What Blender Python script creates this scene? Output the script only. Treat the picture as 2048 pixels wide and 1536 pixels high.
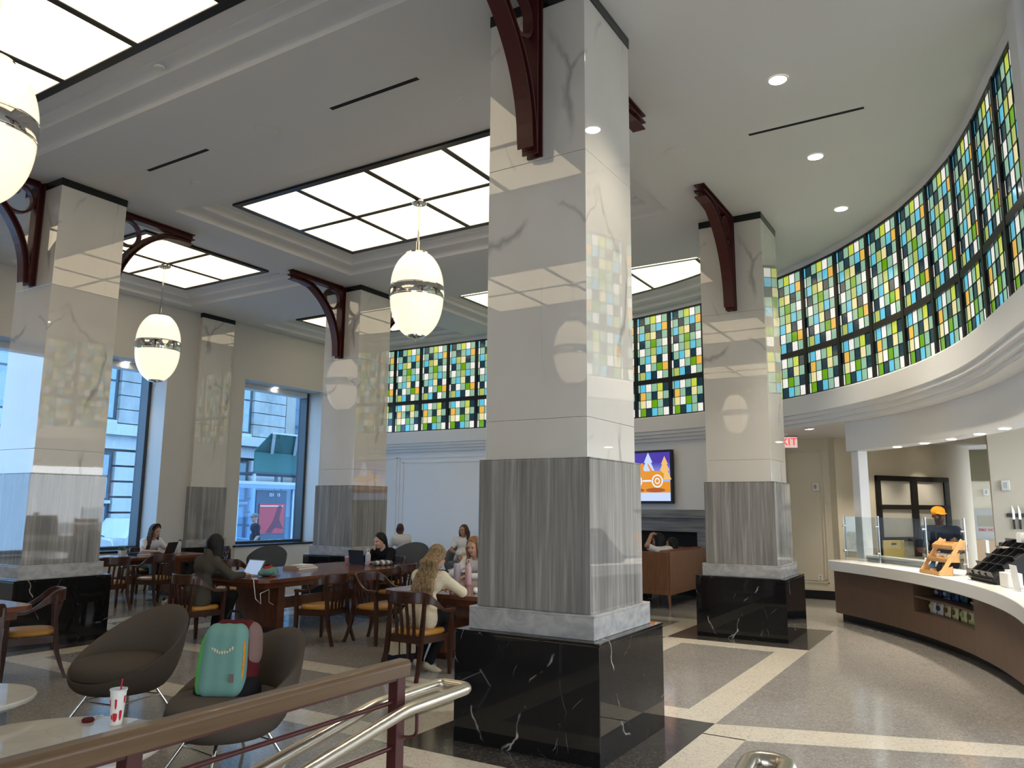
import bpy, bmesh, math, random
import numpy as np
from mathutils import Vector, Matrix
random.seed(7)
sc = bpy.context.scene
for o in list(bpy.data.objects): bpy.data.objects.remove(o, do_unlink=True)
COL = sc.collection
PI = math.pi

# ---------------------------------------------------------------- camera
YAW, PITCH, ROLL = math.radians(31.4548), math.radians(9.0022), math.radians(0.4688)
fw = Vector((math.cos(YAW)*math.cos(PITCH), math.sin(YAW)*math.cos(PITCH), math.sin(PITCH)))
rt0 = Vector((math.sin(YAW), -math.cos(YAW), 0)); up0 = rt0.cross(fw)
rt = math.cos(ROLL)*rt0 + math.sin(ROLL)*up0; up = -math.sin(ROLL)*rt0 + math.cos(ROLL)*up0
cd = bpy.data.cameras.new('camera'); cam = bpy.data.objects.new('camera', cd); COL.objects.link(cam)
cd.sensor_width = 36; cd.sensor_fit = 'HORIZONTAL'; cd.lens = 36*1542.887/2048; cd.clip_start = .05; cd.clip_end = 300
cam.matrix_world = Matrix(((rt.x, up.x, -fw.x, 0), (rt.y, up.y, -fw.y, 0), (rt.z, up.z, -fw.z, 1.7), (0, 0, 0, 1)))
sc.camera = cam

# ---------------------------------------------------------------- world, exposure
w = bpy.data.worlds.new('overcast_sky'); sc.world = w; w.use_nodes = True
bg = w.node_tree.nodes['Background']; bg.inputs[0].default_value = (.86, .93, 1.0, 1); bg.inputs[1].default_value = 2.6
sc.view_settings.view_transform = 'Standard'; sc.view_settings.look = 'None'
sc.view_settings.gamma = 1; sc.view_settings.use_curve_mapping = False
sc.view_settings.exposure = 1.0
sc.cycles.use_denoising = True
sc.cycles.use_adaptive_sampling = True; sc.cycles.adaptive_threshold = .25; sc.cycles.adaptive_min_samples = 16
DISP = 2**-sc.view_settings.exposure      # emission that displays at its own colour value
sc.cycles.max_bounces = 5; sc.cycles.diffuse_bounces = 4; sc.cycles.glossy_bounces = 3
sc.cycles.transmission_bounces = 6; sc.cycles.transparent_max_bounces = 10
sc.cycles.sample_clamp_indirect = 4; sc.cycles.caustics_reflective = False; sc.cycles.caustics_refractive = False
PANEL_E = 0.88      # brightness of the luminous ceiling panels
GLOBE_E = 0.56      # brightness of the pendant glass

# ---------------------------------------------------------------- daylight portals in the window openings
def portal(cx, cy, cz, w_, h_, d):
    l = bpy.data.lights.new('daylight_portal', 'AREA'); l.shape = 'RECTANGLE'; l.size = w_; l.size_y = h_
    l.cycles.is_portal = True
    o = bpy.data.objects.new('daylight_portal', l); COL.objects.link(o)
    o.location = (cx, cy, cz); o.rotation_euler = Vector(d).to_track_quat('-Z', 'Y').to_euler()
portal(8.15, 15.35, 2.66, 3.4, 3.8, (0, -1, 0)); portal(13.1, 15.35, 2.66, 2.5, 3.8, (0, -1, 0)); portal(2.5, 15.35, 2.66, 3.4, 3.8, (0, -1, 0))
portal(-8.4, -2.0, 2.3, 8.2, 4.6, (1, 0, 0)); portal(3.2, -6.3, 2.3, 7.4, 4.6, (0, 1, 0))

# ---------------------------------------------------------------- mesh helpers
class MB:
    def __init__(s): s.v = []; s.f = []; s.m = []; s.cm = 0
    def add(s, vs, fs):
        b = len(s.v); s.v += [tuple(p) for p in vs]; s.f += [tuple(b+i for i in f) for f in fs]; s.m += [s.cm]*len(fs); return s
    def box(s, x0, y0, z0, x1, y1, z1, M=None):
        vs = [Vector((x, y, z)) for z in (z0, z1) for y in (y0, y1) for x in (x0, x1)]
        if M: vs = [M @ p for p in vs]
        return s.add(vs, [(0,2,3,1),(4,5,7,6),(0,1,5,4),(2,6,7,3),(0,4,6,2),(1,3,7,5)])
    def bar(s, a, b, wx, wz, upv=(0,0,1)):           # rectangular bar from a to b
        a = Vector(a); b = Vector(b); d = (b-a); L = d.length; d.normalize()
        u = Vector(upv); sx = d.cross(u)
        if sx.length < 1e-5: sx = d.cross(Vector((1,0,0)))
        sx.normalize(); u = sx.cross(d)
        vs = [a+sx*i*wx/2+u*j*wz/2+d*k for k in (0, L) for j in (-1, 1) for i in (-1, 1)]
        return s.add(vs, [(0,2,3,1),(4,5,7,6),(0,1,5,4),(2,6,7,3),(0,4,6,2),(1,3,7,5)])
    def tube(s, path, r, n=10, closed=False, rs=None, flat=1.0):
        P = [Vector(p) for p in path]; N = len(P); rings = []; pu = None
        for i in range(N):
            t = (P[(i+1) % N]-P[i-1]) if (closed or 0 < i < N-1) else (P[1]-P[0] if i == 0 else P[-1]-P[-2])
            t.normalize()
            if pu is None:
                pu = Vector((0,0,1)) if abs(t.z) < .9 else Vector((1,0,0))
            u = (pu - t*pu.dot(t)); u.normalize(); pu = u; v = t.cross(u)
            rr = rs[i] if rs else r
            rings.append([P[i]+(u*math.cos(2*PI*k/n)*flat+v*math.sin(2*PI*k/n))*rr for k in range(n)])
        vs = [p for R in rings for p in R]; fs = []
        for i in range(N if closed else N-1):
            j = (i+1) % N
            for k in range(n): l = (k+1) % n; fs.append((i*n+k, i*n+l, j*n+l, j*n+k))
        if not closed: fs += [tuple(range(n))[::-1], tuple((N-1)*n+k for k in range(n))]
        return s.add(vs, fs)
    def cyl(s, a, b, r, r2=None, n=16): return s.tube([a, b], r, n, rs=[r, r if r2 is None else r2])
    def lathe(s, prof, n=24, c=(0,0,0), M=None, a0=0, a1=2*PI):
        full = abs(a1-a0-2*PI) < 1e-6; cols = n if full else n+1; vs = []; fs = []
        for i in range(cols):
            a = a0+(a1-a0)*i/n
            for (r, z) in prof:
                p = Vector((r*math.cos(a), r*math.sin(a), z)); p = M @ p if M else p; vs.append(p+Vector(c))
        m = len(prof)
        for i in range(n):
            j = (i+1) % cols
            for k in range(m-1): fs.append((i*m+k, j*m+k, j*m+k+1, i*m+k+1))
        return s.add(vs, fs)
    def prism(s, poly, z0, z1, M=None):
        n = len(poly); vs = [Vector((x, y, z0)) for x, y in poly]+[Vector((x, y, z1)) for x, y in poly]
        if M: vs = [M @ p for p in vs]
        return s.add(vs, [tuple(range(n))[::-1], tuple(range(n, 2*n))]+[(i, (i+1) % n, n+(i+1) % n, n+i) for i in range(n)])
    def loft(s, rings, cap=True, closed=False):
        n = len(rings[0]); vs = [p for R in rings for p in R]; fs = []; N = len(rings)
        for i in range(N if closed else N-1):
            j = (i+1) % N
            for k in range(n): l = (k+1) % n; fs.append((i*n+k, i*n+l, j*n+l, j*n+k))
        if cap and not closed: fs += [tuple(range(n))[::-1], tuple((N-1)*n+k for k in range(n))]
        return s.add(vs, fs)
    def sweep(s, path, prof, close_prof=False):      # prof: (offset to the left of the path, z); path: xy list
        P = [Vector((p[0], p[1], 0)) for p in path]; N = len(P); rings = []
        for i in range(N):
            if i == 0: t = P[1]-P[0]; k = 1
            elif i == N-1: t = P[-1]-P[-2]; k = 1
            else:
                a = (P[i]-P[i-1]).normalized(); b = (P[i+1]-P[i]).normalized(); t = a+b; k = 1/max(.3, math.sqrt((1+a.dot(b))/2))
            t.normalize(); nrm = Vector((-t.y, t.x, 0))*k
            rings.append([P[i]+nrm*o+Vector((0,0,z)) for o, z in prof])
        n = len(prof); vs = [p for R in rings for p in R]; fs = []
        for i in range(N-1):
            for k in range(n if close_prof else n-1): l = (k+1) % n; fs.append((i*n+k, (i+1)*n+k, (i+1)*n+l, i*n+l))
        if close_prof: fs += [tuple(range(n)), tuple((N-1)*n+k for k in range(n))[::-1]]
        return s.add(vs, fs)
    def mesh(s, name, mats, smooth=None):
        me = bpy.data.meshes.new(name); me.from_pydata(s.v, [], s.f)
        for m in (mats if isinstance(mats, (list, tuple)) else [mats]): me.materials.append(m)
        if any(s.m): me.polygons.foreach_set('material_index', s.m)
        bm = bmesh.new(); bm.from_mesh(me); bmesh.ops.recalc_face_normals(bm, faces=bm.faces); bm.to_mesh(me); bm.free()
        if smooth is not None:
            me.polygons.foreach_set('use_smooth', [True]*len(me.polygons))
            try: me.set_sharp_from_angle(angle=math.radians(smooth))
            except Exception: pass
        me.update(); return me
    def build(s, name, mats, parent=None, smooth=None, bevel=0, loc=None):
        return link(name, s.mesh(name, mats, smooth), parent, bevel, loc)
def link(name, me, parent=None, bevel=0, loc=None):
    o = bpy.data.objects.new(name, me); COL.objects.link(o)
    if parent: o.parent = parent
    if loc: o.location = loc
    if bevel:
        b = o.modifiers.new('bevel', 'BEVEL'); b.width = bevel; b.segments = 2; b.limit_method = 'ANGLE'; b.angle_limit = .7
    return o
def tag(o, label=None, cat=None, group=None, kind=None):
    if label: o['label'] = label
    if cat: o['category'] = cat
    if group: o['group'] = group
    if kind: o['kind'] = kind
    return o
def thing(name, label, cat, loc=(0,0,0), rz=0, group=None):
    o = bpy.data.objects.new(name, None); COL.objects.link(o); o.location = loc; o.rotation_euler = (0, 0, rz); o.empty_display_size = .1
    return tag(o, label, cat, group)
def struct(name, label=None):
    o = bpy.data.objects.new(name, None); COL.objects.link(o); o['kind'] = 'structure'
    if label: o['label'] = label
    return o
def copy_tree(o, parent=None, loc=None, rz=None, label=None):
    c = o.copy(); COL.objects.link(c); c.parent = parent
    if loc is not None: c.location = loc
    if rz is not None: c.rotation_euler = (0, 0, rz)
    if label: c['label'] = label
    for ch in o.children: copy_tree(ch, c)
    return c
def text_mesh(body, size, name, mat, parent, M, depth=.002, align='CENTER'):
    cu = bpy.data.curves.new(name, 'FONT'); cu.body = body; cu.size = size; cu.extrude = depth; cu.align_x = align; cu.align_y = 'CENTER'; cu.resolution_u = 3
    o = bpy.data.objects.new(name, cu); COL.objects.link(o)
    me = bpy.data.meshes.new_from_object(o); bpy.data.objects.remove(o, do_unlink=True); bpy.data.curves.remove(cu)
    me.transform(M); me.materials.clear(); me.materials.append(mat); me.name = name
    return link(name, me, parent)
def rot(rz): return Matrix.Rotation(rz, 4, 'Z')
def TR(x, y, z, rz=0): return Matrix.Translation((x, y, z)) @ rot(rz)
def basis(X_, Y_, Z_, o): return Matrix(((X_[0], Y_[0], Z_[0], o[0]), (X_[1], Y_[1], Z_[1], o[1]), (X_[2], Y_[2], Z_[2], o[2]), (0,0,0,1)))

# ---------------------------------------------------------------- materials
MAT = {}
def srgb(r, g, b): return tuple(((c/255+.055)/1.055)**2.4 if c > 10 else c/255/12.92 for c in (r, g, b))
def mat(name, col, rough=.5, metal=0, emit=None, es=1, spec=.5, coat=0, trans=0, alpha=1, ior=1.45):
    m = bpy.data.materials.new(name); m.use_nodes = True; b = m.node_tree.nodes['Principled BSDF']
    b.inputs['Base Color'].default_value = (*col, 1); b.inputs['Roughness'].default_value = rough; b.inputs['Metallic'].default_value = metal
    b.inputs['Specular IOR Level'].default_value = spec; b.inputs['Coat Weight'].default_value = coat; b.inputs['Transmission Weight'].default_value = trans
    b.inputs['Alpha'].default_value = alpha; b.inputs['IOR'].default_value = ior
    if emit: b.inputs['Emission Color'].default_value = (*emit, 1); b.inputs['Emission Strength'].default_value = es
    MAT[name] = m; return m
class NT:
    def __init__(s, m): s.t = m.node_tree; s.b = s.t.nodes['Principled BSDF']
    def n(s, typ, ins=None, **kw):
        nd = s.t.nodes.new('ShaderNode'+typ)
        for k, v in kw.items(): setattr(nd, k, v)
        for k, v in (ins or {}).items(): s.set(nd.inputs[k], v)
        return nd
    def set(s, sock, v):
        if isinstance(v, bpy.types.NodeSocket): s.t.links.new(v, sock)
        elif isinstance(v, bpy.types.Node): s.t.links.new(v.outputs[0], sock)
        else: sock.default_value = v
    def co(s, scale=(1,1,1), rotv=(0,0,0), kind='Object', loc=(0,0,0)):
        tc = s.n('TexCoord'); return s.n('Mapping', {'Vector': tc.outputs[kind], 'Scale': scale, 'Rotation': rotv, 'Location': loc}).outputs[0]
    def noise(s, vec, scale=5, detail=4, rough=.5, dist=0): return s.n('TexNoise', {'Vector': vec, 'Scale': scale, 'Detail': detail, 'Roughness': rough, 'Distortion': dist}).outputs[0]
    def ramp(s, fac, stops, interp='LINEAR'):
        r = s.n('ValToRGB', {'Fac': fac}); r.color_ramp.interpolation = interp; e = r.color_ramp.elements
        while len(e) > 1: e.remove(e[-1])
        e[0].position = stops[0][0]; c = stops[0][1]; e[0].color = (*c, 1) if isinstance(c, tuple) else (c, c, c, 1)
        for p, c in stops[1:]: x = e.new(p); x.color = (*c, 1) if isinstance(c, tuple) else (c, c, c, 1)
        return r.outputs[0]
    def mix(s, f, a, b, mode='MIX'):
        nd = s.n('Mix', data_type='RGBA', blend_type=mode); s.set(nd.inputs['Factor'], f); 
        for k, v in (('A', a), ('B', b)):
            sock = [i for i in nd.inputs if i.name == k and i.type == 'RGBA'][0]
            s.set(sock, (*v, 1) if isinstance(v, tuple) else v)
        return [o for o in nd.outputs if o.type == 'RGBA'][0]
    def math(s, op, a, b=0, c=0): 
        nd = s.n('Math', operation=op); s.set(nd.inputs[0], a); s.set(nd.inputs[1], b); s.set(nd.inputs[2], c); return nd.outputs[0]
    def color(s, v): s.set(s.b.inputs['Base Color'], v)
    def bump(s, h, strength=.2, dist=.01): s.set(s.b.inputs['Normal'], s.n('Bump', {'Height': h, 'Strength': strength, 'Distance': dist}).outputs[0])

def vein(N, vec, scale, width, dist=.8, seed=0, mask=.5):
    warp = N.n('TexNoise', {'Vector': vec, 'Scale': 1.3, 'Detail': 4}).outputs['Color']
    v2 = N.n('VectorMath', {0: vec, 1: N.n('VectorMath', {0: warp, 1: (dist, dist, dist)}, operation='MULTIPLY').outputs[0]}, operation='ADD').outputs[0]
    d = N.n('TexVoronoi', {'Vector': v2, 'Scale': scale}, feature='DISTANCE_TO_EDGE').outputs[0]
    line = N.ramp(d, [(0, 1.0), (width, 0.0)])
    mk = N.ramp(N.noise(vec, 1.7+seed, 3), [(mask-.04, 0.0), (mask+.08, 1.0)])
    return N.math('MULTIPLY', line, mk)

def build_materials():
    # polished white marble with loose grey veins
    m = mat('white_marble', (.8,.8,.8), .018, spec=1.0, coat=.7); m.node_tree.nodes['Principled BSDF'].inputs['Coat Roughness'].default_value = .012; N = NT(m); v = N.co(scale=(1, 1, .55), rotv=(.5, .35, .2))
    a = vein(N, v, .70, .022, .7, 0, .48); b = vein(N, N.co(scale=(1.2,1.2,.45), rotv=(-.6,.5,.9)), 1.0, .013, .6, .7, .52)
    tone = N.ramp(N.noise(v, 1.1, 3), [(.3, (.64,.61,.555)), (.7, (.72,.695,.645))])
    c = N.mix(N.math('MULTIPLY', a, .75), tone, (.30,.29,.28)); c = N.mix(N.math('MULTIPLY', b, .55), c, (.34,.33,.32)); N.color(c)
    # vertical-grained grey marble
    m = mat('grey_marble', (.4,.4,.4), .03, spec=.9); N = NT(m)
    n1 = N.noise(N.co(scale=(14, 14, .55)), 1.0, 5, .62, .35); n2 = N.noise(N.co(scale=(55, 55, 1.6)), 1.0, 4, .6, .2)
    f = N.math('ADD', N.math('MULTIPLY', n1, .72), N.math('MULTIPLY', n2, .28))
    N.color(N.ramp(f, [(.34, (.145,.142,.14)), (.46, (.21,.205,.195)), (.54, (.27,.26,.25)), (.66, (.40,.385,.36))]))
    # soft grey plinth marble
    m = mat('plinth_marble', (.4,.4,.4), .08); N = NT(m); v = N.co(scale=(1,1,1.6), rotv=(.7,.4,.3))
    N.color(N.ramp(N.noise(v, 5, 8, .65, .8), [(.35, (.27,.27,.275)), (.5, (.36,.36,.36)), (.68, (.47,.46,.45))]))
    # black marble with white lightning veins
    m = mat('black_marble', (.01,.01,.01), .035); N = NT(m); v = N.co(scale=(1, 1, 1.3), rotv=(.4,.9,.3))
    a = vein(N, v, 1.1, .009, .6, 1.1, .56); b = vein(N, N.co(scale=(2.2,2.2,1.0), rotv=(1.2,.2,.5)), 1.8, .004, .5, 1.9, .61)
    N.color(N.mix(N.math('MAXIMUM', a, N.math('MULTIPLY', b, .7)), (.008,.008,.009), (.55,.52,.48)))
    # terrazzo
    def terrazzo(name, c0, c1, c2, rough):
        m = mat(name, c1, rough, spec=.5); N = NT(m); v = N.co(kind='Object')
        big = N.ramp(N.noise(v, .9, 4, .6), [(.3, c0), (.7, c1)])
        sp = N.n('TexVoronoi', {'Vector': v, 'Scale': 75.0}).outputs['Color']
        g = N.n('SeparateColor', {'Color': sp}).outputs[0]
        c = N.mix(N.ramp(g, [(.80, 0.0), (.82, .55)]), big, c2); c = N.mix(N.ramp(g, [(.12, .35), (.14, 0.0)]), c, tuple(x*.45 for x in c0)); N.color(c)
    terrazzo('terrazzo_grey', (.26,.247,.23), (.31,.295,.278), (.42,.40,.38), .11)
    terrazzo('terrazzo_cream', (.60,.55,.46), (.66,.61,.52), (.72,.68,.6), .14)
    terrazzo('terrazzo_dark', (.045,.042,.04), (.06,.056,.052), (.14,.13,.12), .13)
    mat('ceiling_paint', (.72,.72,.715), .65, spec=.3); mat('cornice_paint', (.76,.76,.755), .5, spec=.3)
    mat('wall_paint', (.58,.565,.535), .6, spec=.3); mat('panel_paint', (.80,.80,.80), .45, spec=.35); mat('beige_wall', (.62,.57,.46), .6)
    mat('black_frame', (.006,.005,.005), .35); mat('cap_stone', (.012,.014,.014), .15)
    m = mat('oxide_red', (.066,.012,.011), .40); N = NT(m); N.bump(N.noise(N.co(), 40, 2), .05)
    mat('chrome', (.75,.74,.72), .08, 1); mat('steel', (.60,.58,.54), .28, 1); mat('dark_metal', (.03,.03,.032), .4, .6)
    m = mat('brushed_steel', (.58,.53,.44), .30, 1); N = NT(m); N.bump(N.noise(N.co(scale=(1,90,90)), 1, 2), .04)
    mat('light_panel', (.8,.75,.68), .6, emit=(1.0,.81,.53), es=PANEL_E)
    mat('globe_glass', (.8,.76,.68), .25, emit=(1.0,.82,.58), es=GLOBE_E, coat=.5)
    mat('downlight_lens', (1,1,1), .5, emit=(1,.93,.80), es=10); mat('plastic_white', (.72,.71,.68), .4)
    mat('slot_black', (.004,.004,.005), .8)
    # wood
    def wood(name, c0, c1, rough, sc_=(3, 30, 30)):
        m = mat(name, c0, rough, coat=.15); N = NT(m)
        g = N.noise(N.co(scale=sc_), 1, 5, .6, .6); N.color(N.ramp(g, [(.3, c0), (.7, c1)]))
    wood('dark_wood', (.030,.010,.006), (.062,.022,.012), .28); wood('table_wood', (.11,.034,.016), (.17,.058,.028), .22, (4, 34, 4))
    wood('oak_rail', (.105,.058,.026), (.155,.092,.044), .38, (2, 45, 45)); wood('counter_wood', (.10,.058,.036), (.125,.075,.047), .42, (30, 30, 2))
    wood('sofa_wood', (.15,.062,.025), (.22,.10,.045), .35, (20, 20, 3)); wood('light_wood', (.60,.34,.13), (.70,.43,.19), .45, (6, 40, 40))
    mat('amber_leather', (.42,.20,.035), .33, coat=.2); mat('rust_leather', (.17,.035,.018), .4)
    def fabric(name, c, s=400):
        m = mat(name, c, .9, spec=.15); N = NT(m); k = N.noise(N.co(), s, 2)
        N.color(N.ramp(k, [(.3, tuple(x*.75 for x in c)), (.7, tuple(x*1.2 for x in c))])); N.bump(k, .15, .002)
    fabric('taupe_felt', (.085,.070,.056)); fabric('slate_felt', (.12,.125,.13)); fabric('cream_knit', (.66,.58,.42), 160); fabric('black_cloth', (.012,.012,.014)); fabric('coat_cloth', (.070,.062,.050), 250)
    fabric('white_cloth', (.70,.68,.66)); fabric('navy_cloth', (.018,.022,.034)); fabric('grey_cloth', (.16,.17,.18)); fabric('sage_cloth', (.20,.25,.22)); fabric('denim', (.04,.06,.10))
    fabric('canvas', (.55,.47,.34), 300); fabric('teal_nylon', (.15,.30,.27), 900); fabric('green_nylon', (.10,.42,.10), 900); fabric('orange_web', (.62,.24,.02), 200); fabric('maroon_nylon', (.09,.012,.016), 900); fabric('mauve_nylon', (.20,.125,.115), 900)
    fabric('orange_cloth', (.80,.30,.025)); fabric('red_cloth', (.40,.03,.03))
    for nm, c in (('skin_light', (.52,.30,.21)), ('skin_dark', (.075,.034,.020)), ('skin_tan', (.40,.21,.13))): mat(nm, c, .5, spec=.35)
    def hairm(name, c0, c1):
        m = mat(name, c0, .55, spec=.3); N = NT(m); g = N.noise(N.co(scale=(55, 55, 5)), 1, 3, .6, .8); N.color(N.ramp(g, [(.32, c0), (.68, c1)])); N.bump(g, .5, .006)
    hairm('hair_blonde', (.085,.048,.022), (.36,.25,.13)); hairm('hair_brown', (.035,.017,.010), (.10,.055,.032)); hairm('hair_black', (.005,.005,.006), (.016,.014,.014)); hairm('hair_ginger', (.17,.080,.030), (.34,.18,.075))
    mat('lip', (.36,.12,.10), .4); mat('eye_dark', (.01,.008,.007), .2)
    m = mat('table_marble', (.6,.58,.52), .06); N = NT(m); v = N.co(); a = vein(N, v, 3, .02, .6, .2, .5)
    N.color(N.mix(N.math('MULTIPLY', a, .35), N.ramp(N.noise(v, 3, 5), [(.3, (.44,.42,.37)), (.7, (.56,.53,.47))]), (.27,.25,.22)))
    mat('quartz_white', (.72,.72,.70), .25); mat('plastic_black', (.012,.012,.014), .35); mat('plastic_grey', (.25,.26,.27), .45)
    mat('paper_white', (.80,.80,.78), .7); mat('red_print', (.55,.01,.02), .45); mat('red_straw', (.5,.01,.02), .35)
    mat('pink_plastic', (.62,.40,.42), .35); mat('lilac_plastic', (.50,.44,.52), .35); mat('grey_lid', (.06,.06,.07), .4); mat('mauve_mug', (.30,.14,.15), .4); mat('clear_plastic', (.75,.8,.85), .1, alpha=.35)
    mat('screen_blue', (.2,.3,.4), .2, emit=(.28,.36,.52), es=1.0*DISP); mat('book_tan', (.42,.30,.19), .6); mat('leaf_green', (.05,.12,.03), .5); mat('pot_white', (.6,.58,.55), .4)
    # glass: thin pane
    def thin_glass(name, tint, tr, refl):
        m = bpy.data.materials.new(name); m.use_nodes = True; t = m.node_tree; t.nodes.clear()
        o = t.nodes.new('ShaderNodeOutputMaterial'); mx = t.nodes.new('ShaderNodeMixShader'); a = t.nodes.new('ShaderNodeBsdfTransparent'); g = t.nodes.new('ShaderNodeBsdfGlossy')
        a.inputs[0].default_value = (*(tr*x for x in tint), 1); g.inputs[0].default_value = (.9,.95,1,1); g.inputs['Roughness'].default_value = .01
        lw = t.nodes.new('ShaderNodeLayerWeight'); lw.inputs[0].default_value = .5; pw = t.nodes.new('ShaderNodeMath'); pw.operation = 'POWER'; pw.inputs[1].default_value = 4.0; t.links.new(lw.outputs['Facing'], pw.inputs[0]); fr = t.nodes.new('ShaderNodeMath'); fr.operation = 'MULTIPLY_ADD'; fr.inputs[1].default_value = .75; fr.inputs[2].default_value = refl*.3; t.links.new(pw.outputs[0], fr.inputs[0]); t.links.new(fr.outputs[0], mx.inputs[0])
        t.links.new(a.outputs[0], mx.inputs[1]); t.links.new(g.outputs[0], mx.inputs[2]); t.links.new(mx.outputs[0], o.inputs[0]); MAT[name] = m
    thin_glass('window_glass', (.60,.80,1.0), .95, .15); thin_glass('guard_glass', (.93,.97,.98), .93, .2)
    m = mat('frosted_glass', (.50,.49,.45), .35); mat('mirror_dark', (.30,.28,.22), .12)
    mat('window_frame', (.035,.05,.065), .4); mat('sill_black', (.01,.012,.014), .2)
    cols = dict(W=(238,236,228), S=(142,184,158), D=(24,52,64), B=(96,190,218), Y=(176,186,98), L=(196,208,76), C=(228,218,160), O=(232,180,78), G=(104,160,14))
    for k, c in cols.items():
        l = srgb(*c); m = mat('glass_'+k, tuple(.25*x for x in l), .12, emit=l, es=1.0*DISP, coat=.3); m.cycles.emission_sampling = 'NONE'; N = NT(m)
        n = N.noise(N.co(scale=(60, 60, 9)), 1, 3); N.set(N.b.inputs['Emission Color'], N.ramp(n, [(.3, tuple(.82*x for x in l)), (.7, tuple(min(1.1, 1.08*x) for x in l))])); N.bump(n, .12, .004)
build_materials()

# ================================================================ setting
H, HC = 5.846, 6.03
CX, CY, RG = 7.27, 7.90, 8.25           # centre and radius of the curved glass wall
XB, YW = CX+RG, 14.5                    # straight end wall, window wall
def pc(th, R=RG): a = math.radians(th); return (CX+R*math.cos(a), CY+R*math.sin(a))
def deg_(a): return math.radians(a)
def arc(t0, t1, R, n): return [pc(t0+(t1-t0)*i/n, R) for i in range(n+1)]
def fill(loops, z, name, m, parent=None, thick=0):
    bm = bmesh.new(); es = []
    for L in loops:
        vs = [bm.verts.new((x, y, z)) for x, y in L]
        es += [bm.edges.new((vs[i], vs[(i+1) % len(vs)])) for i in range(len(vs))]
    bmesh.ops.triangle_fill(bm, use_beauty=True, edges=es)
    if thick:
        r = bmesh.ops.extrude_face_region(bm, geom=list(bm.faces)); bmesh.ops.translate(bm, verts=[v for v in r['geom'] if isinstance(v, bmesh.types.BMVert)], vec=(0, 0, thick))
    bmesh.ops.recalc_face_normals(bm, faces=bm.faces)
    me = bpy.data.meshes.new(name); bm.to_mesh(me); bm.free(); me.materials.append(m); return link(name, me, parent)

# ---- ground outside and floor
g = MB().box(-60, -60, -.5, 90, 16.2, -.3).build('ground', mat('paving', (.30,.31,.32), .8)); tag(g, 'grey paved ground outside the hall', kind='structure')
floor = fill([[(-8.2,-6.1),(8.3,-6.1),(8.3,-2),(22,-2),(22,3.7),(15.9,3.7),(15.9,15.3),(-8.2,15.3)]], -.12, 'floor', MAT['terrazzo_grey'], thick=.12)
tag(floor, 'polished grey terrazzo floor with cream strips', kind='structure')
GX, GY = (5.50, 11.10), (2.89, 10.33); D_, S_ = .90, .325
def fpiece(name, m, x0, y0, x1, y1):
    MB().box(x0, y0, -.01, x1, y1, .0015).build(name, MAT[m], floor)
for x in GX:
    for y in GY: fpiece('floor_square', 'terrazzo_dark', x-D_, y-D_, x+D_, y+D_)
def framed(x0, y0, x1, y1):
    fpiece('floor_strip', 'terrazzo_cream', x0, y0, x1, y0+S_); fpiece('floor_strip', 'terrazzo_cream', x0, y1-S_, x1, y1)
    fpiece('floor_strip', 'terrazzo_cream', x0, y0+S_, x0+S_, y1-S_); fpiece('floor_strip', 'terrazzo_cream', x1-S_, y0+S_, x1, y1-S_)
for y in GY:
    framed(GX[0]+D_, y-D_, GX[1]-D_, y+D_); framed(GX[0]-4.75, y-D_, GX[0]-D_, y+D_)
for x in GX: framed(x-D_, GY[0]+D_, x+D_, GY[1]-D_)
framed(GX[1]-D_, GY[1]+D_, GX[1]+D_, 14.4); framed(GX[0]-D_, GY[1]+D_, GX[0]+D_, 14.4)
fpiece('floor_strip', 'terrazzo_cream', .8, GY[0]-D_-S_, 6.09, GY[0]-D_)
MB().prism([(6.39, 1.99), (6.07, 1.99), (6.07, 1.66), (6.72, -.09), (7.2, -1.4), (7.55, -1.4), (7.06, -.09)], -.01, .0015).build('floor_strip', MAT['terrazzo_cream'], floor)

# ---- ceiling with coffers
def rect(x0, y0, x1, y1): return lambda d: [(x0-d, y0-d), (x1+d, y0-d), (x1+d, y1+d), (x0-d, y1+d)]
def cof3(d):
    x0, y0, y1, R = 12.70-d, 4.0-d, 9.1+d, 7.4+d
    yy = [y0+(y1-y0)*(1-math.cos(PI*i/22))/2 for i in range(23)]
    return [(x0, y0)]+[(CX+math.sqrt(max(0, R*R-min(0, y-CY)**2)), y) for y in yy]+[(x0, y1)]
COF = [('rect', rect(1.44, 4.1, 3.96, 9.1), (1.44, 4.1, 3.96, 9.1), 2, 4, 'luminous ceiling panel of eight panes nearest the viewer, above the marble tables'),
       ('rect', rect(7.01, 4.1, 9.53, 9.1), (7.01, 4.1, 9.53, 9.1), 2, 4, 'luminous ceiling panel of eight panes behind the middle egg pendant'),
       ('rect', rect(7.01, 11.2, 9.53, 13.65), (7.01, 11.2, 9.53, 13.65), 2, 2, 'square luminous ceiling panel of four panes beside the window wall'),
       ('rect', rect(12.5, 11.2, 14.6, 13.65), (12.5, 11.2, 14.6, 13.65), 2, 2, 'small luminous ceiling panel behind the far column by the windows'),
       ('rect', rect(1.44, 11.2, 3.96, 13.65), (1.44, 11.2, 3.96, 13.65), 2, 2, 'four-pane luminous ceiling panel by the windows nearest the viewer'),
       ('rect', rect(-4.19, 4.1, -1.67, 9.1), (-4.19, 4.1, -1.67, 9.1), 2, 4, 'luminous ceiling panel of eight panes behind the viewer'),
       ('arc', cof3, None, 1, 4, 'luminous ceiling panel with a curved edge under the stained glass wall')]
TE = .55-6.03*13; ED = Vector((math.sin(deg_(TE)), -math.cos(deg_(TE))))
def pe(d, o=0): x, y = pc(TE, RG+o); return (x+ED.x*d, y+ED.y*d)
EL = 1.76
outer = [(-8.2, -6.1), (7.0, -6.1), pe(EL+.3)]+arc(TE, 0, RG, 40)+[(XB, YW), (-8.2, YW)]
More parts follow.
